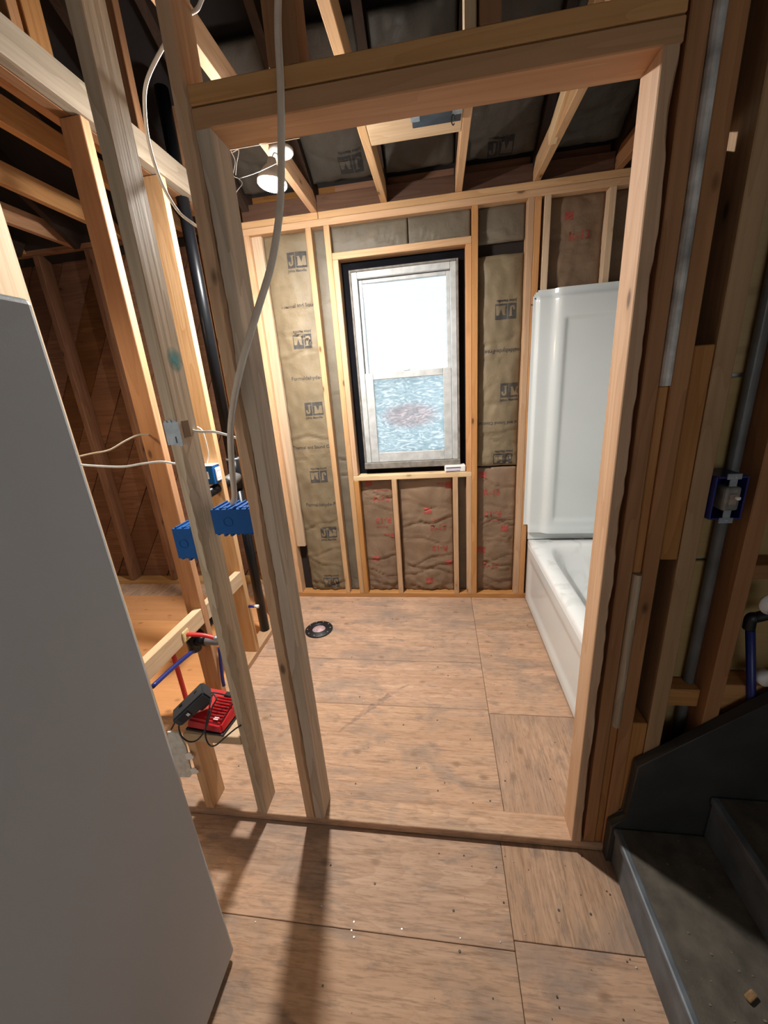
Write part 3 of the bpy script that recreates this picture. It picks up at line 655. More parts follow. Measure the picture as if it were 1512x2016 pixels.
batt('short dark insulation piece under the top plate, right of window', (bx0, yb, 2.285), X_, Z_, bw, .174, m_kraftd, 8, .012, .006, depth=.028, creases=2)
batt('brown insulation batt with red print beside the bathtub', (bx0, yb, .036), X_, Z_, bw, .938, m_kraftr, 9, .014, .009, .012, depth=.028, creases=15, prints=[
    ('square', 950, 935, .050, False), ('red', 968, 970, .060, False), ('red', 970, 1011, .060, True), ('square', 993, 1040, .050, False), ('square', 948, 1083, .050, False), ('red', 966, 1113, .060, False), ('red', 970, 1025, .022, True, 'EcoTouch')])
batt('dark brown insulation batt above the tub surround', (.972, yb, 1.9), X_, Z_, .286, .56, m_kraftr, 10, .016, .008, depth=.028, creases=6, prints=[('red', 1140, 465, .060, False), ('square', 1120, 425, .045, False)])
batt('dark insulation batt above tub surround, nearest the tub corner', (1.30, yb, 1.9), X_, Z_, .355, .56, m_kraftr, 11, .016, .008, depth=.028, creases=6)
# roof batts hang between the rafters
SV = Vector((0, -1, SL)).normalized(); nrm = Vector((0, SL, 1)).normalized()
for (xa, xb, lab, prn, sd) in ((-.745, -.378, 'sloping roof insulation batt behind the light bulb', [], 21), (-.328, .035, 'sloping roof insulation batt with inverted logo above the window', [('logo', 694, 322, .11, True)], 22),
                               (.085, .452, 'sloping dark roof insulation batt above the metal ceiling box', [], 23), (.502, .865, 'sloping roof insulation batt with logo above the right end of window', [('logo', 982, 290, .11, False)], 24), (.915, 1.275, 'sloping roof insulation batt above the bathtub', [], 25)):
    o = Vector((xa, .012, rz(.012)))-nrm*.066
    batt(lab, o, X_, SV, xb-xa, .60, m_kraft_shaded, sd, .02, .012, depth=.03, creases=5, prints=prn)

# ================================================================== BATHTUB AND SURROUND
TX0, TX1, TY0, TY1, TZ = .925, 1.69, -1.54, -.012, .470
tub = root('bathtub', 'white alcove bathtub with dusty rim along the right wall', 'bathtub', (TX0, -.78, 0))
def rect_loop(x0, x1, y0, y1, n=96):
    out = []
    cx, cy, a, b = (x0+x1)/2, (y0+y1)/2, (x1-x0)/2, (y1-y0)/2
    for k in range(n):
        t = 2*math.pi*k/n; c, s = math.cos(t), math.sin(t); m = max(abs(c), abs(s)); out.append((cx+a*c/m, cy+b*s/m))
    return out
def super_loop(x0, x1, y0, y1, e, n=96):
    cx, cy, a, b = (x0+x1)/2, (y0+y1)/2, (x1-x0)/2, (y1-y0)/2; out = []
    for k in range(n):
        t = 2*math.pi*k/n; c, s = math.cos(t), math.sin(t); m = max(abs(c), abs(s))
        # angle of the square loop so the strips stay even
        c2, s2_ = c/m, s/m; r = (abs(c2)**e+abs(s2_)**e)**(1/e); out.append((cx+a*c2/r, cy+b*s2_/r))
    return out
bm = bmesh.new(); loops = []
for lp, z in ((rect_loop(TX0, TX1, TY0, TY1), TZ-.03), (rect_loop(TX0+.002, TX1-.002, TY0+.002, TY1-.002), TZ-.008), (rect_loop(TX0+.012, TX1-.012, TY0+.012, TY1-.012), TZ),
              (super_loop(TX0+.085, TX1-.06, TY0+.10, TY1-.085, 7), TZ-.002), (super_loop(TX0+.097, TX1-.07, TY0+.112, TY1-.098, 6), TZ-.012), (super_loop(TX0+.11, TX1-.082, TY0+.13, TY1-.12, 5), TZ-.06),
              (super_loop(TX0+.15, TX1-.12, TY0+.22, TY1-.18, 5), TZ-.27), (super_loop(TX0+.19, TX1-.16, TY0+.28, TY1-.23, 4), TZ-.35), (super_loop(TX0+.26, TX1-.23, TY0+.40, TY1-.33, 3), TZ-.375)):
    loops.append([bm.verts.new((x, y, z)) for x, y in lp])
for a, b in zip(loops, loops[1:]):
    for k in range(96): bm.faces.new((a[k], a[(k+1) % 96], b[(k+1) % 96], b[k]))
bm.faces.new(loops[-1]); bmesh.ops.recalc_face_normals(bm, faces=bm.faces)
mk('basin', bm, m_tub, tub, smooth=True)
# apron: panel with a soft recessed field
bm = bmesh.new(); nu, nv = 60, 24
def ap(y, z):
    s = lambda v, a, w: 1/(1+math.exp(-(v-a)/w))
    r = s(y, TY0+.10, .008)*s(-y, -(TY1-.09), .008)*s(z, .075, .006)*s(-z, -.345, .006)
    return TX0+.004+.010*r+.012*(1-s(z, .03, .006))*0
G = [[bm.verts.new((ap(TY0+(TY1-TY0)*i/nu, .004+(TZ-.034)*j/nv), TY0+(TY1-TY0)*i/nu, .004+(TZ-.034)*j/nv)) for i in range(nu+1)] for j in range(nv+1)]
for j in range(nv):
    for i in range(nu): bm.faces.new((G[j][i], G[j+1][i], G[j+1][i+1], G[j][i+1]))
bmesh.ops.recalc_face_normals(bm, faces=bm.faces)
o = mk('apron', bm, m_white_enamel, tub, smooth=True)
sm = o.modifiers.new('thickness', 'SOLIDIFY'); sm.thickness = .006; sm.offset = 0
box('tub_lip', TX0+.0, TX1, TY1+.0005, -.003, TZ-.002, TZ+.055, m_white_enamel, tub, .003)
lathe('drain', [(.001, .0), (.024, .0), (.027, .003), (.027, .004), (.001, .002)], Matrix.Translation((TX0+.38, TY1-.42, TZ-.374)), m_steel, tub, 20)

sur = root('tub_surround', 'white moulded wall surround standing above the bathtub', 'tub surround', (.9, -.02, .53))
SX0, SX1, SZ0, SZ1 = .893, 1.70, .527, 2.008
bm = bmesh.new(); nu, nv = 120, 150
def sm_(v, a, w): return 1/(1+math.exp(-max(-50, min(50, (v-a)/w))))
def sy(x, z):
    y = -.0035-.020*sm_(x, .921, .0022)*sm_(-z, -(SZ1-.040), .0022)
    y -= .030*sm_(x, 1.020, .009)
    y += .012*sm_(x, 1.075, .006)*sm_(-z, -1.845, .0035)*sm_(z, .62, .008)
    if z < .60: y -= .008*(1-sm_(z, .565, .008))
    return min(y, -.003)
G = [[bm.verts.new((SX0+(SX1-SX0)*i/nu, sy(SX0+(SX1-SX0)*i/nu, SZ0+(SZ1-SZ0)*j/nv), SZ0+(SZ1-SZ0)*j/nv)) for i in range(nu+1)] for j in range(nv+1)]
for j in range(nv):
    for i in range(nu):
        # clipped top-left and notched lower-left corners
        x, z = SX0+(SX1-SX0)*(i+.5)/nu, SZ0+(SZ1-SZ0)*(j+.5)/nv
        if (x-SX0)+(SZ1-z) < .030 or (x < .918 and z < .58): continue
        bm.faces.new((G[j][i], G[j][i+1], G[j+1][i+1], G[j+1][i]))
bmesh.ops.delete(bm, geom=[v for v in bm.verts if not v.link_faces], context='VERTS')
bmesh.ops.recalc_face_normals(bm, faces=bm.faces)
o = mk('end_panel', bm, m_white_enamel, sur, smooth=True)
box('side_panel', 1.702, 1.712, -1.53, -.005, SZ0, SZ1, m_white_enamel, sur, .002)
box('near_end_panel', TX0+.03, 1.70, -1.545, -1.537, SZ0, SZ1, m_white_enamel, sur, .002)
for px, py in ((1054, 588), (1047, 600)): 
    p = P(px, py, 'Y', -.006); box('screw_hole', p.x-.003, p.x+.003, -.0058, -.0035, p.z-.003, p.z+.003, m_black, sur)

# ================================================================== FRIDGE
FX, FY, FH = -.293, -2.012, 1.722
fr_ = root('refrigerator', 'tall pale grey refrigerator seen from its side', 'refrigerator', (FX-.36, FY-.36, 0))
box('cabinet', FX-.74, FX, FY-.66, FY, .022, FH, m_fridge, fr_, .010, 3)
box('upper_door', FX-.74, FX, FY-.725, FY-.664, 1.16, FH, m_fridge, fr_, .012, 3); box('lower_door', FX-.74, FX, FY-.725, FY-.664, .05, 1.15, m_fridge, fr_, .012, 3)
for x in (FX-.70, FX-.05):
    for y in (FY-.60, FY-.06): lathe('foot', [(.018, 0), (.018, .024)], Matrix.Translation((x, y, 0)), m_black, fr_, 12)
box('door_handle', FX-.70, FX-.66, FY-.765, FY-.727, 1.22, 1.58, m_whitepl, fr_, .008, 2)

# ================================================================== TOILET FLANGE
c = P(628, 1239, 'Z', .004)
fl = root('toilet_flange', 'round black closet flange screwed to the bathroom floor', 'toilet flange', (c.x, c.y, 0))
Mf = Matrix.Translation((c.x, c.y, 0))
lathe('flange_ring', [(.045, .001), (.092, .001), (.094, .006), (.090, .010), (.062, .011), (.056, .016), (.050, .016), (.045, .010)], Mf, m_black, fl, 40, closed=True)
lathe('plug', [(.0445, .001), (.044, .006), (.001, .0065)], Mf, m_pinkfoil, fl, 28)
for k in range(10):
    a = 2*math.pi*(k+.3)/10; box('bolt', c.x+.078*math.cos(a)-.004, c.x+.078*math.cos(a)+.004, c.y+.078*math.sin(a)-.004, c.y+.078*math.sin(a)+.004, .0095, .0135, m_steel, fl, .001)

# ================================================================== PLUMBING IN THE LEFT PARTITION
vp = root('vent_stack', 'black vertical drain pipe standing in the left partition', 'pipe', (-.868, -.49, 0))
tube('stack_pipe', [(-.868, -.49, .036), (-.868, -.49, 1.04)], .030, m_abs, vp, 20, False)
tube('stack_pipe', [(-.868, -.49, 1.19), (-.868, -.49, 2.90)], .030, m_abs, vp, 20, False)
tube('tee_fitting', [(-.868, -.49, 1.03), (-.868, -.49, 1.20)], .037, m_abs, vp, 20, False)
tube('tee_branch', [(-.862, -.50, 1.10), (-.858, -.62, 1.093)], .034, m_greypipe, vp, 18, False)
tube('drain_arm', [(-.858, -.62, 1.093), (-.856, -.86, 1.083)], .026, m_abs, vp, 18, False)
lathe('pipe_collar', [(.0375, -.006), (.0385, 0), (.0375, .006)], Matrix.Translation((-.868, -.49, 1.205)), m_steel, vp, 20)
dr = root('drain_tee', 'black drain fitting with stub end under the wooden block', 'pipe fitting', (-.86, -1.17, .44))
a = P(386, 1250, 'X', -.84)
tube('tee_body', [(-.862, -1.175, .40), (-.862, -1.175, .51)], .031, m_abs, dr, 18, False)
tube('stub_pipe', [(-.850, -1.175, .455), (-.735, -1.168, .448)], .021, m_greypipe, dr, 18, False)
tube('stub_hub', [(-.845, -1.175, .456), (-.795, -1.172, .452)], .026, m_abs, dr, 18, False)
tube('drain_run', [(-.862, -1.15, .455), (-.862, -.93, .462)], .024, m_abs, dr, 18, False)
rp = root('hot_water_pipe', 'red plastic water pipe bending out through the wooden block', 'pipe', (-.82, -1.26, 0))
p1 = Vector((-.835, -1.262, .545))
tube('stub_out', [p1, (-.80, -1.258, .547), (-.745, -1.245, .535), (-.70, -1.235, .515)], .0095, m_redpex, rp, 12)
tube('crimp_end', [(-.704, -1.236, .517), (-.688, -1.232, .508)], .011, m_steel, rp, 12, False)
a = P(347, 1300, 'X', -.86); b = P(357, 1378, 'X', -.86)
tube('riser', [(-.868, a.y, .505), (-.868, a.y+.003, .25), (-.868, a.y, .036)], .0105, m_redpex, rp, 12)
box('hole_seal', -.8195, -.812, -1.285, -1.240, .520, .573, m_foam, rp, .006, 2)
bpz = root('cold_water_pipe', 'dark blue plastic water pipe curving behind the wooden block', 'pipe', (-.85, -1.3, 0))
pts = [P(300, 1352, 'X', -.80), P(340, 1315, 'X', -.80), P(372, 1288, 'X', -.80), P(380, 1283, 'X', -.80)]
tube('supply_run', pts, .0095, m_bluedk, bpz, 12)
pts = [P(432, 1275, 'X', -.80), P(434, 1300, 'X', -.80), P(438, 1335, 'X', -.80), P(441, 1350, 'X', -.80)]
bq = root('cold_water_riser', 'short dark blue pipe hanging behind the weathered stud', 'pipe', pts[-1]); tube('riser', pts, .0085, m_bluedk, bq, 12)
a = P(462, 1197, 'Y', -.73)
st = root('stub_out_cap', 'small capped pipe end poking from the left partition stud', 'pipe fitting', a)
tube('pipe_end', [(LX1+.001, -.71, a.z), (LX1+.045, -.71, a.z)], .0085, m_bluedk, st, 12, False); tube('cap', [(LX1+.040, -.71, a.z), (LX1+.062, -.71, a.z)], .0105, m_whitepl, st, 12, False)

# ================================================================== ELECTRICAL BOXES
def slots_box(name, label, x0, x1, y0, y1, z0, z1, gang, par_cat='electrical box'):
    r = root(name, label, par_cat, ((x0+x1)/2, (y0+y1)/2, z0))
    t = .003
    box('back', x0, x1, y0, y0+t, z0, z1, m_blue, r, .0008)
    box('side', x0, x0+t, y0+t, y1, z0, z1, m_blue, r, .0006); box('side', x1-t, x1, y0+t, y1, z0, z1, m_blue, r, .0006)
    box('top', x0+t, x1-t, y0+t, y1, z1-t, z1, m_blue, r, .0006); box('bottom', x0+t, x1-t, y0+t, y1, z0, z0+t, m_blue, r, .0006)
    n = gang*3
    for k in range(n):
        x = x0+(x1-x0)*(k+.5)/n
        box('rib', x-.0025, x+.0025, y0+.002, y1-.004, z1, z1+.005, m_blue, r, .0008); box('rib', x-.004, x+.004, y0+.001, y1-.01, z0-.008 if k in (1, 2) else z0-.004, z0, m_blue, r, .0008)
    for k in range(gang):
        x = x0+(x1-x0)*(k+.5)/gang
        box('knockout_tab', x-.010, x+.010, y0+.010, y0+.030, z1+.0002, z1+.0022, m_blue, r, .0006)
    lathe('knockout_ring', [(.0125, 0), (.0145, 0), (.0145, .0012), (.0125, .0012)], Matrix.Translation(((x0*.6+x1*.4), y0, (z0+z1)/2)) @ Matrix.Rotation(math.pi/2, 4, 'X'), m_blue, r, 24, closed=True)
    return r
slots_box('double_gang_box', 'wide blue plastic electrical box between weathered stud and door stud', -.318, -.197, -1.640, -1.556, 1.176, 1.250, 2)
slots_box('single_gang_box', 'narrow blue plastic electrical box on the left of weathered stud', -.460, -.3885, -1.632, -1.560, 1.096, 1.192, 1)
ob = root('outlet_box', 'small blue electrical box with white outlet in left partition', 'electrical box', (-.85, -.76, 1.12))
ox0, ox1, oy0, oy1, oz0, oz1 = -.895, -.818, -.790, -.7235, 1.126, 1.222
box('shell', ox0, ox1, oy0, oy1, oz0, oz1, m_blue, ob, .003); box('top_lip', ox0-.002, ox1+.001, oy0-.002, oy1, oz1, oz1+.004, m_sticker, ob, .001)
o = box('receptacle', ox1+.0005, ox1+.012, oy0+.012, oy1-.010, oz0+.012, oz1-.012, m_whitepl, ob, .006, 2)
for zc in (oz0+.030, oz1-.030):
    for yy in (-.768, -.752): box('slot', ox1+.0115, ox1+.0128, yy-.001, yy+.001, zc-.004, zc+.006, m_black, o)
o = box('sticker', ox0+.022, ox0+.050, oy0-.0012, oy0-.0002, oz0+.030, oz0+.068, m_sticker, ob)
for k in range(6): box('barcode_line', ox0+.028, ox0+.044, oy0-.0018, oy0-.0013, oz0+.036+k*.0045, oz0+.036+k*.0045+(.0024 if k % 2 else .0014), m_ink, o)
sb = root('switch_box', 'blue electrical box with bare toggle switch on the stairway stud', 'electrical box', (.99, YF, 1.2))
qx0, qx1, qz0, qz1 = .9635, 1.032, 1.196, 1.300; t = .004
box('back', qx0, qx1, -1.575, -1.571, qz0, qz1, m_bluedk, sb)
for a in ((qx0, qx0+t, qz0, qz1), (qx1-t, qx1, qz0, qz1), (qx0+t, qx1-t, qz0, qz0+t), (qx0+t, qx1-t, qz1-t, qz1)): box('shell', a[0], a[1], YF-.012, -1.575, a[2], a[3], m_bluedk, sb, .001)
sw = root('switch', None, None); sw.parent = sb; sw.location = Vector((1.0, YF-.01, 1.25))-world_loc(sb)
box('yoke', .990, 1.006, YF-.016, YF-.0125, qz0-.006, qz1+.006, m_steel, sw, .001); box('yoke_ear', .983, 1.013, YF-.0165, YF-.013, qz0-.008, qz0+.006, m_steel, sw, .001); box('yoke_ear', .983, 1.013, YF-.0165, YF-.013, qz1-.006, qz1+.008, m_steel, sw, .001)
m_switch = plain('grimy_switch_body', (.22, .20, .17), .5, var=.4, vscale=40)
box('switch_body', .981, 1.015, YF-.022, YF+.020, 1.220, 1.278, m_switch, sw, .006, 2); box('toggle_plate', .990, 1.006, YF-.0245, YF-.0222, 1.236, 1.262, plain('switch_face', (.30, .22, .19), .5, var=.3, vscale=50), sw, .001); box('toggle', .999, 1.007, YF-.036, YF-.0246, 1.250, 1.258, m_whitepl, sw, .002)
for z in (qz0, qz1): box('screw', .9965, .9995, YF-.0185, YF-.0166, z-.0015, z+.0015, m_screw, sw)
nf = root('nail_plate', 'grey steel nail plate across the weathered stud front', 'nail plate', (-.37, YF, 1.47))
box('plate', -.392, -.348, YF-.0022, YF-.0004, 1.440, 1.500, m_steel, nf, .0004)
for x, z in ((-.385, 1.4985), (-.372, 1.5), (-.358, 1.4985), (-.362, 1.441), (-.353, 1.441)): box('prong', x-.004, x+.004, YF-.0024, YF-.0004, z-.004, z+.006, m_steel, nf)
box('slot', -.366, -.362, YF-.0026, YF-.0021, 1.445, 1.462, m_darksteel, nf)

m_teal, nt_, b_t = newmat('teal_spray_mark'); b_t.inputs['Base Color'].default_value = (.10, .36, .36, 1); b_t.inputs['Roughness'].default_value = .7
_tc = nt_.nodes.new('ShaderNodeTexCoord'); _nz = nt_.nodes.new('ShaderNodeTexNoise'); _nz.inputs['Scale'].default_value = 60; _nz.inputs['Detail'].default_value = 4; nt_.links.new(_tc.outputs['Object'], _nz.inputs['Vector'])
_ln = nt_.nodes.new('ShaderNodeVectorMath'); _ln.operation = 'LENGTH'; nt_.links.new(_tc.outputs['Object'], _ln.inputs[0])
_m1 = nt_.nodes.new('ShaderNodeMapRange'); _m1.inputs['From Min'].default_value = .004; _m1.inputs['From Max'].default_value = .034; _m1.inputs['To Min'].default_value = 1.1; _m1.inputs['To Max'].default_value = 0; nt_.links.new(_ln.outputs['Value'], _m1.inputs['Value'])
_mm = nt_.nodes.new('ShaderNodeMath'); _mm.operation = 'MULTIPLY'; nt_.links.new(_m1.outputs[0], _mm.inputs[0]); nt_.links.new(_nz.outputs['Fac'], _mm.inputs[1]); nt_.links.new(_mm.outputs[0], b_t.inputs['Alpha'])
q = P(346, 708, 'X', -.3518); box('paint_mark', -.3519, -.3514, q.y-.036, min(q.y+.036, YB-.002), q.z-.036, q.z+.036, m_teal, wf)

# ================================================================== CABLES
def cable(name, label, pts, r=.0042, flat=.6, mat=None):
    pts = [Vector(p) for p in pts]; rt = root(name, label, 'cable', pts[-1]); tube('sheath', pts, r, mat or m_cable, rt, 10, True, flat); return rt
FRT = YF-.016
cab = [(547, -30, FRT), (546, 60, FRT), (551, 170, FRT), (552, 290, FRT), (549, 410, FRT), (532, 520, FRT), (505, 610, FRT-.005), (478, 700, FRT-.01), (460, 780, FRT-.005), (452, 850, FRT), (455, 920, FRT+.004), (460, 975, FRT+.014)]
rt = root('hanging_cable', 'pale doubled electrical cable hanging across the door header into box', 'cable', P(464, 975, 'Y', FRT))
m_cabtan = plain('cable_sheath_tan', (.66, .55, .44), .5, var=.12, vscale=25)
tube('sheath', [P(x, y, 'Y', d) for x, y, d in cab]+[Vector((-.258, -1.622, 1.262))], .0062, m_cabtan, rt, 10, True, .8)
tube('sheath', [P(x+6-abs(i-6)*.4, y, 'Y', d+.006) for i, (x, y, d) in enumerate(cab)]+[Vector((-.250, -1.618, 1.262))], .0048, m_cable, rt, 10, True, .8)
cable('looped_cable', 'white cable bowing out beside the tall door king stud', [P(345, 60, 'Y', -1.55), P(318, 98, 'Y', -1.54), P(289, 160, 'Y', -1.52), P(285, 215, 'Y', -1.51), P(294, 285, 'Y', -1.50), P(318, 360, 'Y', -1.50), P(350, 415, 'Y', -1.50), P(381, 441, 'Y', -1.50), P(400, 452, 'Y', -1.48)], .0045, .75)
cable('overhead_cable', 'short white cable loop at the very top beside king stud', [P(405, -20, 'Y', -1.58), P(396, 2, 'Y', -1.58), P(388, 18, 'Y', -1.58), P(376, 26, 'Y', -1.56)], .0045, .75)
cable('upper_branch_cable', 'white cable running from refrigerator edge into orange partition stud', [P(150, 900, 'Y', -1.25), P(180, 893, 'Y', -1.23), P(215, 886, 'Y', -1.21), P(245, 869, 'Y', -1.18), P(270, 857, 'Y', -1.15), P(290, 855, 'Y', -1.12), P(294, 856, 'Y', -1.112)], .0050, .7)
cable('lower_branch_cable', 'lower white cable crossing from refrigerator to the weathered stud', [P(150, 914, 'Y', YF+.02), P(185, 917, 'Y', YF+.02), P(240, 919, 'Y', YF+.02), P(280, 913, 'Y', YF+.02), P(315, 909, 'Y', YF+.03), P(340, 912, 'Y', YF+.04), P(349, 914, 'Y', YF+.05)], .0042, .7)
cable('through_stud_cable', 'white cable leaving the weathered stud hole toward door stud', [P(366, 845, 'Y', YB-.03), P(372, 846, 'Y', YB-.02), P(395, 850, 'Y', YB-.02), P(420, 850, 'Y', YB-.02), P(445, 856, 'Y', YB-.02), P(470, 864, 'Y', YB-.03)], .0045, .75)
cable('outlet_drop_cable', 'thin white cable dropping into the small outlet box', [P(388, 840, 'Y', -.80), P(398, 848, 'Y', -.79), P(406, 872, 'Y', -.775), P(410, 895, 'Y', -.765), Vector((-.868, -.757, 1.222))], .0050, .7)
m_thinwire = m_whitepl
p = [P(441, 927, 'Y', -.53), P(452, 925, 'Y', -.53), P(462, 924, 'Y', -.53)]
# drilled hole plug in weathered stud
box('drilled_notch', -.3518, -.3508, -1.630, -1.600, 1.455, 1.500, plain('drilled_wood', (.16, .09, .04), .8), wf)

# ================================================================== LIGHT: flood bulb on the joist
lf = root('work_light', 'bright bare flood bulb hanging from white ceiling box', 'light bulb', BULB_POS)
Mb = Matrix.Translation(BULB_POS) @ Matrix.Rotation(math.radians(8), 4, 'Y')
m_em, nt, b = newmat('bulb_glow'); b.inputs['Emission Color'].default_value = (*BULB_COLOR, 1); b.inputs['Emission Strength'].default_value = BULB_STRENGTH; b.inputs['Base Color'].default_value = (.9, .9, .9, 1)
prof = [(.0560, .004)]+[(.057*math.cos(a), -.019*math.sin(a)) for a in [i*math.pi/2/8 for i in range(0, 8)]]+[(.002, -.019)]
lathe('diffuser', prof, Mb, m_em, lf, 24)
lathe('bulb_neck', [(.0565, .0042), (.0585, .008), (.052, .024), (.034, .050), (.020, .064), (.015, .085), (.001, .086)], Mb, m_whitepl, lf, 24)
top = Mb @ Vector((0, 0, .085)); bxp = P(553, 296, 'Z', ZJ-.004)
tube('lead_wire', [top, top+Vector((.003, .03, .03)), (bxp.x-.01, bxp.y, ZJ-.022)], .0022, m_cable, lf, 8)
lathe('ceiling_box_cover', [(.001, -.020), (.048, -.019), (.052, -.014), (.052, -.0015), (.001, -.001)], Matrix.Translation((bxp.x+.0, bxp.y, ZJ)), m_whitepl, lf, 32)
sl = root('side_room_light', 'warm clamp light with metal reflector hanging in the side room', 'light bulb', (-1.55, -1.42, 1.86))
Ms = Matrix.Translation((-1.55, -1.42, 1.86))
m_em2, nt, b = newmat('warm_bulb_glow'); b.inputs['Emission Color'].default_value = (1.0, .72, .42, 1); b.inputs['Emission Strength'].default_value = 800.0
lathe('bulb', [(.001, -.035)]+[(.032*math.sin(a), -.003-.032*math.cos(a)) for a in [i*math.pi/8 for i in range(1, 6)]]+[(.014, .02), (.001, .021)], Ms, m_em2, sl, 16)
lathe('reflector', [(.085, -.012), (.087, -.012), (.075, .02), (.045, .055), (.020, .070), (.018, .069), (.043, .053), (.073, .019)], Ms, m_steel, sl, 28, closed=True)
tube('lamp_cord', [(-1.55, -1.42, 1.925), (-1.56, -1.42, 2.2), (-1.68, -1.42, 2.598)], .004, m_black, sl, 8)
mb_ = root('metal_ceiling_box', 'dark metal ceiling box with ring hook on flat blocking', 'electrical box', (.36, -.69, ZJ))
jx0, jx1, jy0, jy1 = .262, .452, -.735, -.645
box('housing', jx0, jx1, jy0, jy1, ZJ-.010, ZJ-.001, m_darksteel, mb_, .002); box('flange', jx0-.004, jx0+.030, jy0, jy1-.045, ZJ-.0125, ZJ-.0105, m_steel, mb_); box('flange', jx1-.035, jx1+.002, jy0, jy1-.05, ZJ-.0125, ZJ-.0105, m_steel, mb_)
rc = P(892, 236, 'Z', ZJ-.03); bm = bmesh.new(); add_tube(bm, [rc+Vector((.006*math.cos(t), 0, .016*math.sin(t))) for t in [i*2*math.pi/16 for i in range(15)]], .0022, 8); bmesh.ops.recalc_face_normals(bm, faces=bm.faces); mk('ring_hook', bm, m_black, mb_, smooth=True)

# cobweb
cw = root('cobweb', 'fine cobweb threads at the door frame corner near the bulb', 'cobweb', P(466, 350, 'Y', YB+.01))
for line in ([(455, 298), (463, 318), (460, 345), (470, 352), (477, 362), (466, 378), (467, 392), (463, 402)], [(452, 300), (458, 340), (463, 372), (466, 420)], [(458, 300), (470, 296), (466, 322), (464, 345)], [(452, 296), (520, 284), (590, 272)]):
    tube('thread', [P(x, y, 'Y', YB+.012) for x, y in line], .0007, m_web, cw, 5)
tube('thread', [P(470, 352, 'Y', YB+.012), P(510, 338, 'Y', -1.2), P(548, 320, 'Y', -.9)], .0007, m_web, cw, 5)

# ================================================================== SMALL ALARM ON THE WINDOW SILL
al = root('alarm_unit', 'small white boxed device resting on the window sill', 'alarm', (.44, .03, RZ0))
Ma = Matrix.Translation((.440, .036, RZ0)) @ Matrix.Rotation(math.radians(4), 4, 'Z') @ Matrix.Diagonal((1.32, 1.12, 1.2, 1))
bm = bmesh.new(); add_box(bm, -.055, .050, -.030, .030, .0005, .038, .006, 2, Ma); mk('case', bm, m_whitepl, al)
bm = bmesh.new(); add_box(bm, -.048, .022, -.0308, -.0301, .008, .026, 0, 1, Ma); o = mk('front_label', bm, plain('label_pale', (.62, .58, .66), .5), al)
bm = bmesh.new(); add_box(bm, -.050, .024, -.0314, -.0309, .024, .029, 0, 1, Ma); mk('label_band', bm, m_ink, o); bm = bmesh.new(); add_box(bm, -.050, .020, -.0314, -.0309, .006, .009, 0, 1, Ma); mk('label_band', bm, m_ink, o)
bm = bmesh.new(); add_box(bm, -.030, -.005, .008, .013, .0381, .0387, 0, 1, Ma); mk('red_mark', bm, m_redink, al)

# ================================================================== BATTERY CHARGER AND ADAPTER
ch = root('battery_charger', 'red and black tool battery charger on the low shelf block', 'battery charger', (-.535, -1.58, .4085))
Mc = Matrix.Translation((-.530, -1.640, .4085)) @ Matrix.Rotation(math.radians(-7), 4, 'Z')
bm = bmesh.new(); add_box(bm, -.080, .080, 0, .150, .0, .007, .002, 1, Mc); mk('base', bm, m_black, ch)
def hexa(name, bot, topv, mat, par, M, bevel=.004, seg=2):
    bm = bmesh.new(); A = [bm.verts.new(v) for v in bot]; B = [bm.verts.new(v) for v in topv]
    bm.faces.new(list(reversed(A))); bm.faces.new(B)
    for i in range(4): bm.faces.new((A[i], A[(i+1) % 4], B[(i+1) % 4], B[i]))
    bmesh.ops.bevel(bm, geom=bm.edges[:], offset=bevel, segments=seg, affect='EDGES'); bmesh.ops.transform(bm, matrix=M, verts=bm.verts); bmesh.ops.recalc_face_normals(bm, faces=bm.faces)
    return mk(name, bm, mat, par)
body = hexa('body', [(-.078, .002, .007), (.078, .002, .007), (.078, .148, .007), (-.078, .148, .007)], [(-.070, .014, .042), (.066, .014, .036), (.066, .140, .066), (-.070, .140, .072)], m_red, ch, Mc, .007)
for k in range(8):
    y = .030+k*.011; z = .040+(y-.014)*.235-.0005
    bm = bmesh.new(); add_box(bm, -.010, .064, y-.0026, y+.0026, z-.004, z+.0052, .002, 1, Mc); mk('cooling_fin', bm, m_red, ch)
    bm = bmesh.new(); add_box(bm, -.008, .064, y+.0030, y+.0078, z-.003, z+.0008, 0, 1, Mc); mk('vent_slot', bm, plain('slot_dark_red', (.10, .004, .006), .6), ch)
bm = bmesh.new(); add_box(bm, .030, .050, .024, .036, .0445, .0475, .001, 1, Mc); mk('badge', bm, m_whitepl, ch)
bm = bmesh.new(); add_box(bm, .015, .060, .112, .134, .062, .071, .003, 1, Mc); mk('battery_socket', bm, m_black, ch)
A0, A1 = P(352, 1410, 'Y', -1.640), P(403, 1364, 'Y', -1.585)
ad = root('power_adapter', 'black plug-in adapter block with looped cord leaning on the red charger', 'adapter', A0)
zx = (A1-A0).normalized(); side = zx.cross(Vector((0, 0, 1))).normalized(); up = side.cross(zx)
Mad = Matrix.Translation((A0+A1)/2) @ Matrix((side, up, zx)).transposed().to_4x4(); hl = (A1-A0).length/2+.012
m_adapt = plain('charcoal_plastic', (.030, .036, .042), .4, var=.2)
hexa('case', [(-.030, -.022, -hl), (.030, -.022, -hl), (.030, .020, -hl), (-.030, .020, -hl)], [(-.034, -.026, hl), (.034, -.026, hl), (.034, .026, hl), (-.034, .026, hl)], m_adapt, ad, Mad, .006)
bm = bmesh.new(); add_box(bm, .0335 if False else .0325, .0345, -.014, .014, -hl*.75, -hl*.15, .0005, 1, Mad); o = mk('rating_label', bm, m_black, ad)
bm = bmesh.new(); add_box(bm, .0345, .0352, -.006, .006, -hl*.32, -hl*.18, 0, 1, Mad); mk('label_mark', bm, m_sticker, o)
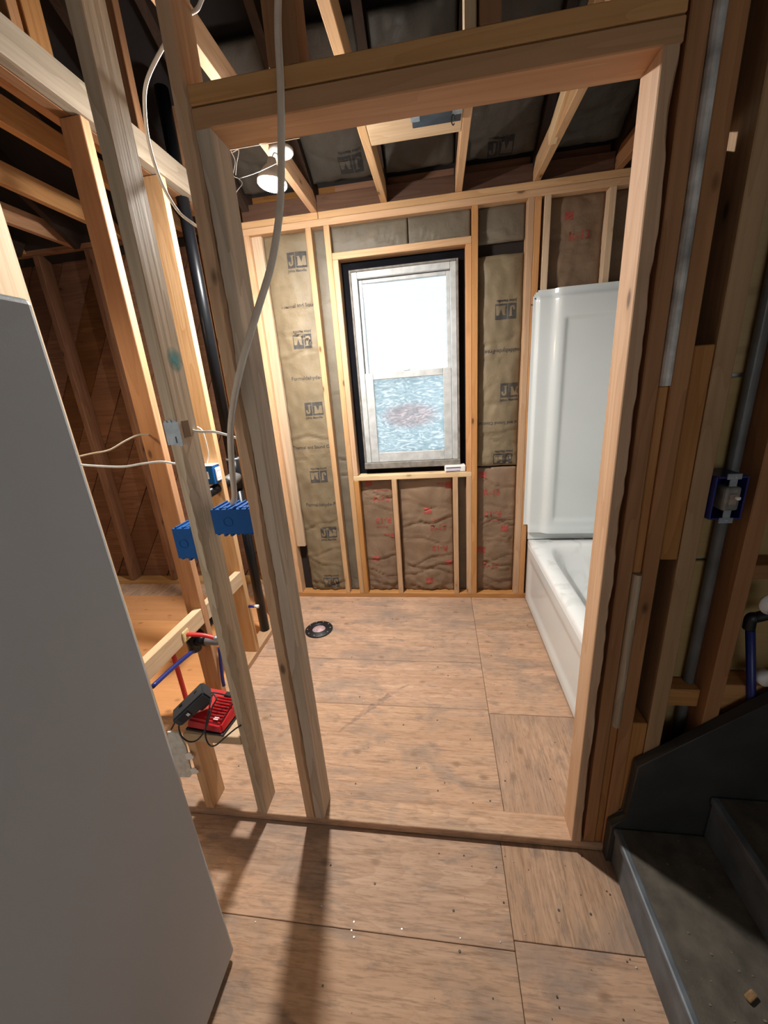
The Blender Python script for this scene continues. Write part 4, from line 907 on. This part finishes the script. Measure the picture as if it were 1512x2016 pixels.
bm = bmesh.new(); add_box(bm, -.014, .020, -.040, -.022, hl*.1, hl*.8, .004, 1, Mad); mk('plug_block', bm, m_black, ad)
for k in (-.4, .55):
    bm = bmesh.new(); add_box(bm, -.012, -.004, .0235, .0265, hl*k-.006, hl*k+.006, 0, 1, Mad); mk('screw_recess', bm, m_black, ad)
cy = YF-.014
tube('power_cord', [P(356, 1416, 'Y', -1.655), P(352, 1432, 'Y', cy), P(358, 1450, 'Y', cy), P(372, 1460, 'Y', cy), P(388, 1457, 'Y', cy), P(402, 1440, 'Y', cy), P(410, 1418, 'Y', cy), P(418, 1392, 'Y', -1.63), P(426, 1376, 'Y', -1.61), P(418, 1368, 'Y', -1.60), P(411, 1400, 'Y', -1.645), P(405, 1430, 'Y', cy), P(405, 1452, 'Y', cy), P(413, 1467, 'Y', cy), P(425, 1467, 'Y', cy), P(445, 1450, 'Y', cy), P(462, 1436, 'Y', YF-.006), P(474, 1428, 'Y', YF-.006)], .0027, m_black, ad, 8)
tube('cord_lead', [P(416, 1364, 'Y', -1.57), P(425, 1364, 'Y', -1.57), P(445, 1369, 'Y', -1.56), P(458, 1374, 'Y', -1.55)], .0027, m_black, ad, 8)
tube('cord_lead', [P(348, 1412, 'Y', -1.655), P(343, 1425, 'Y', -1.66), P(337, 1436, 'Y', -1.665)], .0027, m_black, ad, 8)

# white plastic bracket beside the short stud
br = root('plastic_bracket', 'translucent white plastic bracket with two ear tabs beside refrigerator', 'bracket', P(370, 1490, 'Y', YF-.01))
yb_ = YF-.006
def pol(pts): return [(P(x, y, 'Y', yb_).x, P(x, y, 'Y', yb_).z) for x, y in pts]
m_trans = plain('milky_plastic', (.62, .64, .60), .35, var=.25, vscale=40)
prism('plate', pol([(330, 1440), (352, 1442), (367, 1470), (372, 1495), (377, 1515), (380, 1522), (374, 1529), (345, 1528)]), yb_-.003, yb_+.003, m_trans, br)
prism('ear_tab', pol([(366, 1482), (374, 1479), (382, 1484), (383, 1490), (377, 1493), (369, 1492)]), yb_-.006, yb_-.0035, m_whitepl, br)
prism('ear_tab', pol([(376, 1512), (384, 1509), (391, 1513), (393, 1518), (387, 1521), (379, 1521)]), yb_-.006, yb_-.0035, m_whitepl, br)
for px, py in ((378.5, 1486.5), (388.5, 1515)):
    p = P(px, py, 'Y', yb_-.0065); box('tab_hole', p.x-.002, p.x+.002, yb_-.0068, yb_-.0061, p.z-.0015, p.z+.0015, m_ink, br)

# ================================================================== STAIRS
stp = root('staircase', 'dark painted stairs climbing to the right beside the door opening', 'stairs', (.86, YF, 0))
RH = .165
for k in range(5):
    x0 = .862+k*.250; z0 = k*RH
    box('riser', x0, x0+.02, -3.1, YF-.032, max(z0, 0), z0+RH-.026, m_stairgrey, stp, .002)
    box('tread', x0-.006, x0+.262, -3.1, YF-.032, z0+RH-.026, z0+RH, m_stairtread, stp, .005, 2)
    box('nosing', x0-.0085, x0+.014, -3.1, YF-.032, z0+RH-.025, z0+RH+.0012, m_stairgrey, stp, .006, 2)
prism('skirt_board', [(.846, 0), (.846, .165), (.888, .205), (.894, .424), (1.184, .680), (2.1, 1.488), (2.1, 0)], YF-.031, YF-.001, m_skirt, stp, bevel=.003)
# crumbs on the tread and a chip of wood
cr_ = root('wood_chip', 'curled brown wood chip lying on the lowest stair tread', 'debris', (1.0, -2.0, .165))
q = P(1478, 1961, 'Z', RH+.006)
bm = bmesh.new(); add_box(bm, -.014, .014, -.007, .007, -.004, .004, .0035, 2, Matrix.Translation(q) @ Matrix.Rotation(.5, 4, 'Z')); mk('chip', bm, m_dirt, cr_)
cb = bmesh.new()
for i in range(40):
    x, y = random.uniform(.885, 1.105), random.uniform(-2.3, -1.70); s = random.uniform(.0006, .0022)
    add_box(cb, x-s, x+s*1.5, y-s, y+s, RH+.0002, RH+s*.8)
o = mk('tread_crumbs', cb, plain('crumbs', (.20, .16, .115), .8, var=.5, vscale=300)); tag(o, 'fine sawdust crumbs scattered on the lowest stair tread', 'debris', 'stuff')
fd = bmesh.new()
for i in range(60):
    x, y = random.uniform(-.2, .84), random.uniform(-2.4, -1.66); s = random.uniform(.0006, .0022)
    add_box(fd, x-s, x+s*1.5, y-s, y+s, 0, s*.9)
for i in range(80):
    x, y = random.uniform(-.8, .9), random.uniform(-1.55, -.02); s = random.uniform(.0006, .0024)
    add_box(fd, x-s, x+s*1.5, y-s, y+s, 0, s*.9)
o = mk('floor_crumbs', fd, plain('dark_crumbs', (.10, .065, .04), .8, var=.5, vscale=300)); tag(o, 'dark crumbs and wood bits scattered over the plywood floor', 'debris', 'stuff')

# plumbing and conduit in the stair bays
gp = root('grey_conduit', 'grey vertical conduit in the stairway stud bay', 'pipe', (1.052, -1.585, .03)); tube('conduit', [(1.046, -1.580, .035), (1.046, -1.580, ZT)], .0135, m_greypipe, gp, 14, False)
xp = root('stair_bay_water_pipe', 'blue water pipe with black elbow in the stairway stud bay', 'pipe', (1.16, -1.61, .4))
yq = YF+.014
a, b_, c_ = P(1480, 1440, 'Y', yq), P(1477, 1225, 'Y', yq), P(1530, 1205, 'Y', yq)
tube('pipe', [Vector((a.x, yq, .38)), a, b_], .0105, m_bluedk, xp, 14, False); tube('elbow', [b_-Vector((0, 0, .02)), b_+Vector((.0, 0, .012)), b_+Vector((.014, 0, .016)), c_], .0135, m_black, xp, 12)
wfp = root('white_valve_fitting', 'white round pipe fitting at the right edge above stairs', 'pipe fitting', P(1500, 1335, 'Y', YF+.015))
lathe('fitting', [(.001, -.015), (.020, -.015), (.022, .0), (.020, .012), (.001, .013)], Matrix.Translation(P(1505, 1334, 'Y', YF+.012)) @ Matrix.Rotation(math.pi/2, 4, 'X'), m_whitepl, wfp, 20)
wf2 = root('white_pipe_cap', 'white pipe cap half hidden by the stair skirt', 'pipe fitting', P(1452, 1424, 'Y', YF+.012))
lathe('cap', [(.001, -.012), (.018, -.012), (.020, .0), (.018, .012), (.001, .012)], Matrix.Translation(P(1452, 1428, 'Y', YF+.004)) @ Matrix.Rotation(math.pi/2, 4, 'X'), m_whitepl, wf2, 20)
wf3 = root('white_valve_cover', 'white round cover beside the black pipe elbow', 'pipe fitting', P(1512, 1190, 'Y', YF-.02))
lathe('cover', [(.001, -.010), (.026, -.008), (.030, .0), (.001, .006)], Matrix.Translation(P(1522, 1190, 'Y', YF-.02)) @ Matrix.Rotation(math.pi/2, 4, 'X'), m_whitepl, wf3, 24)
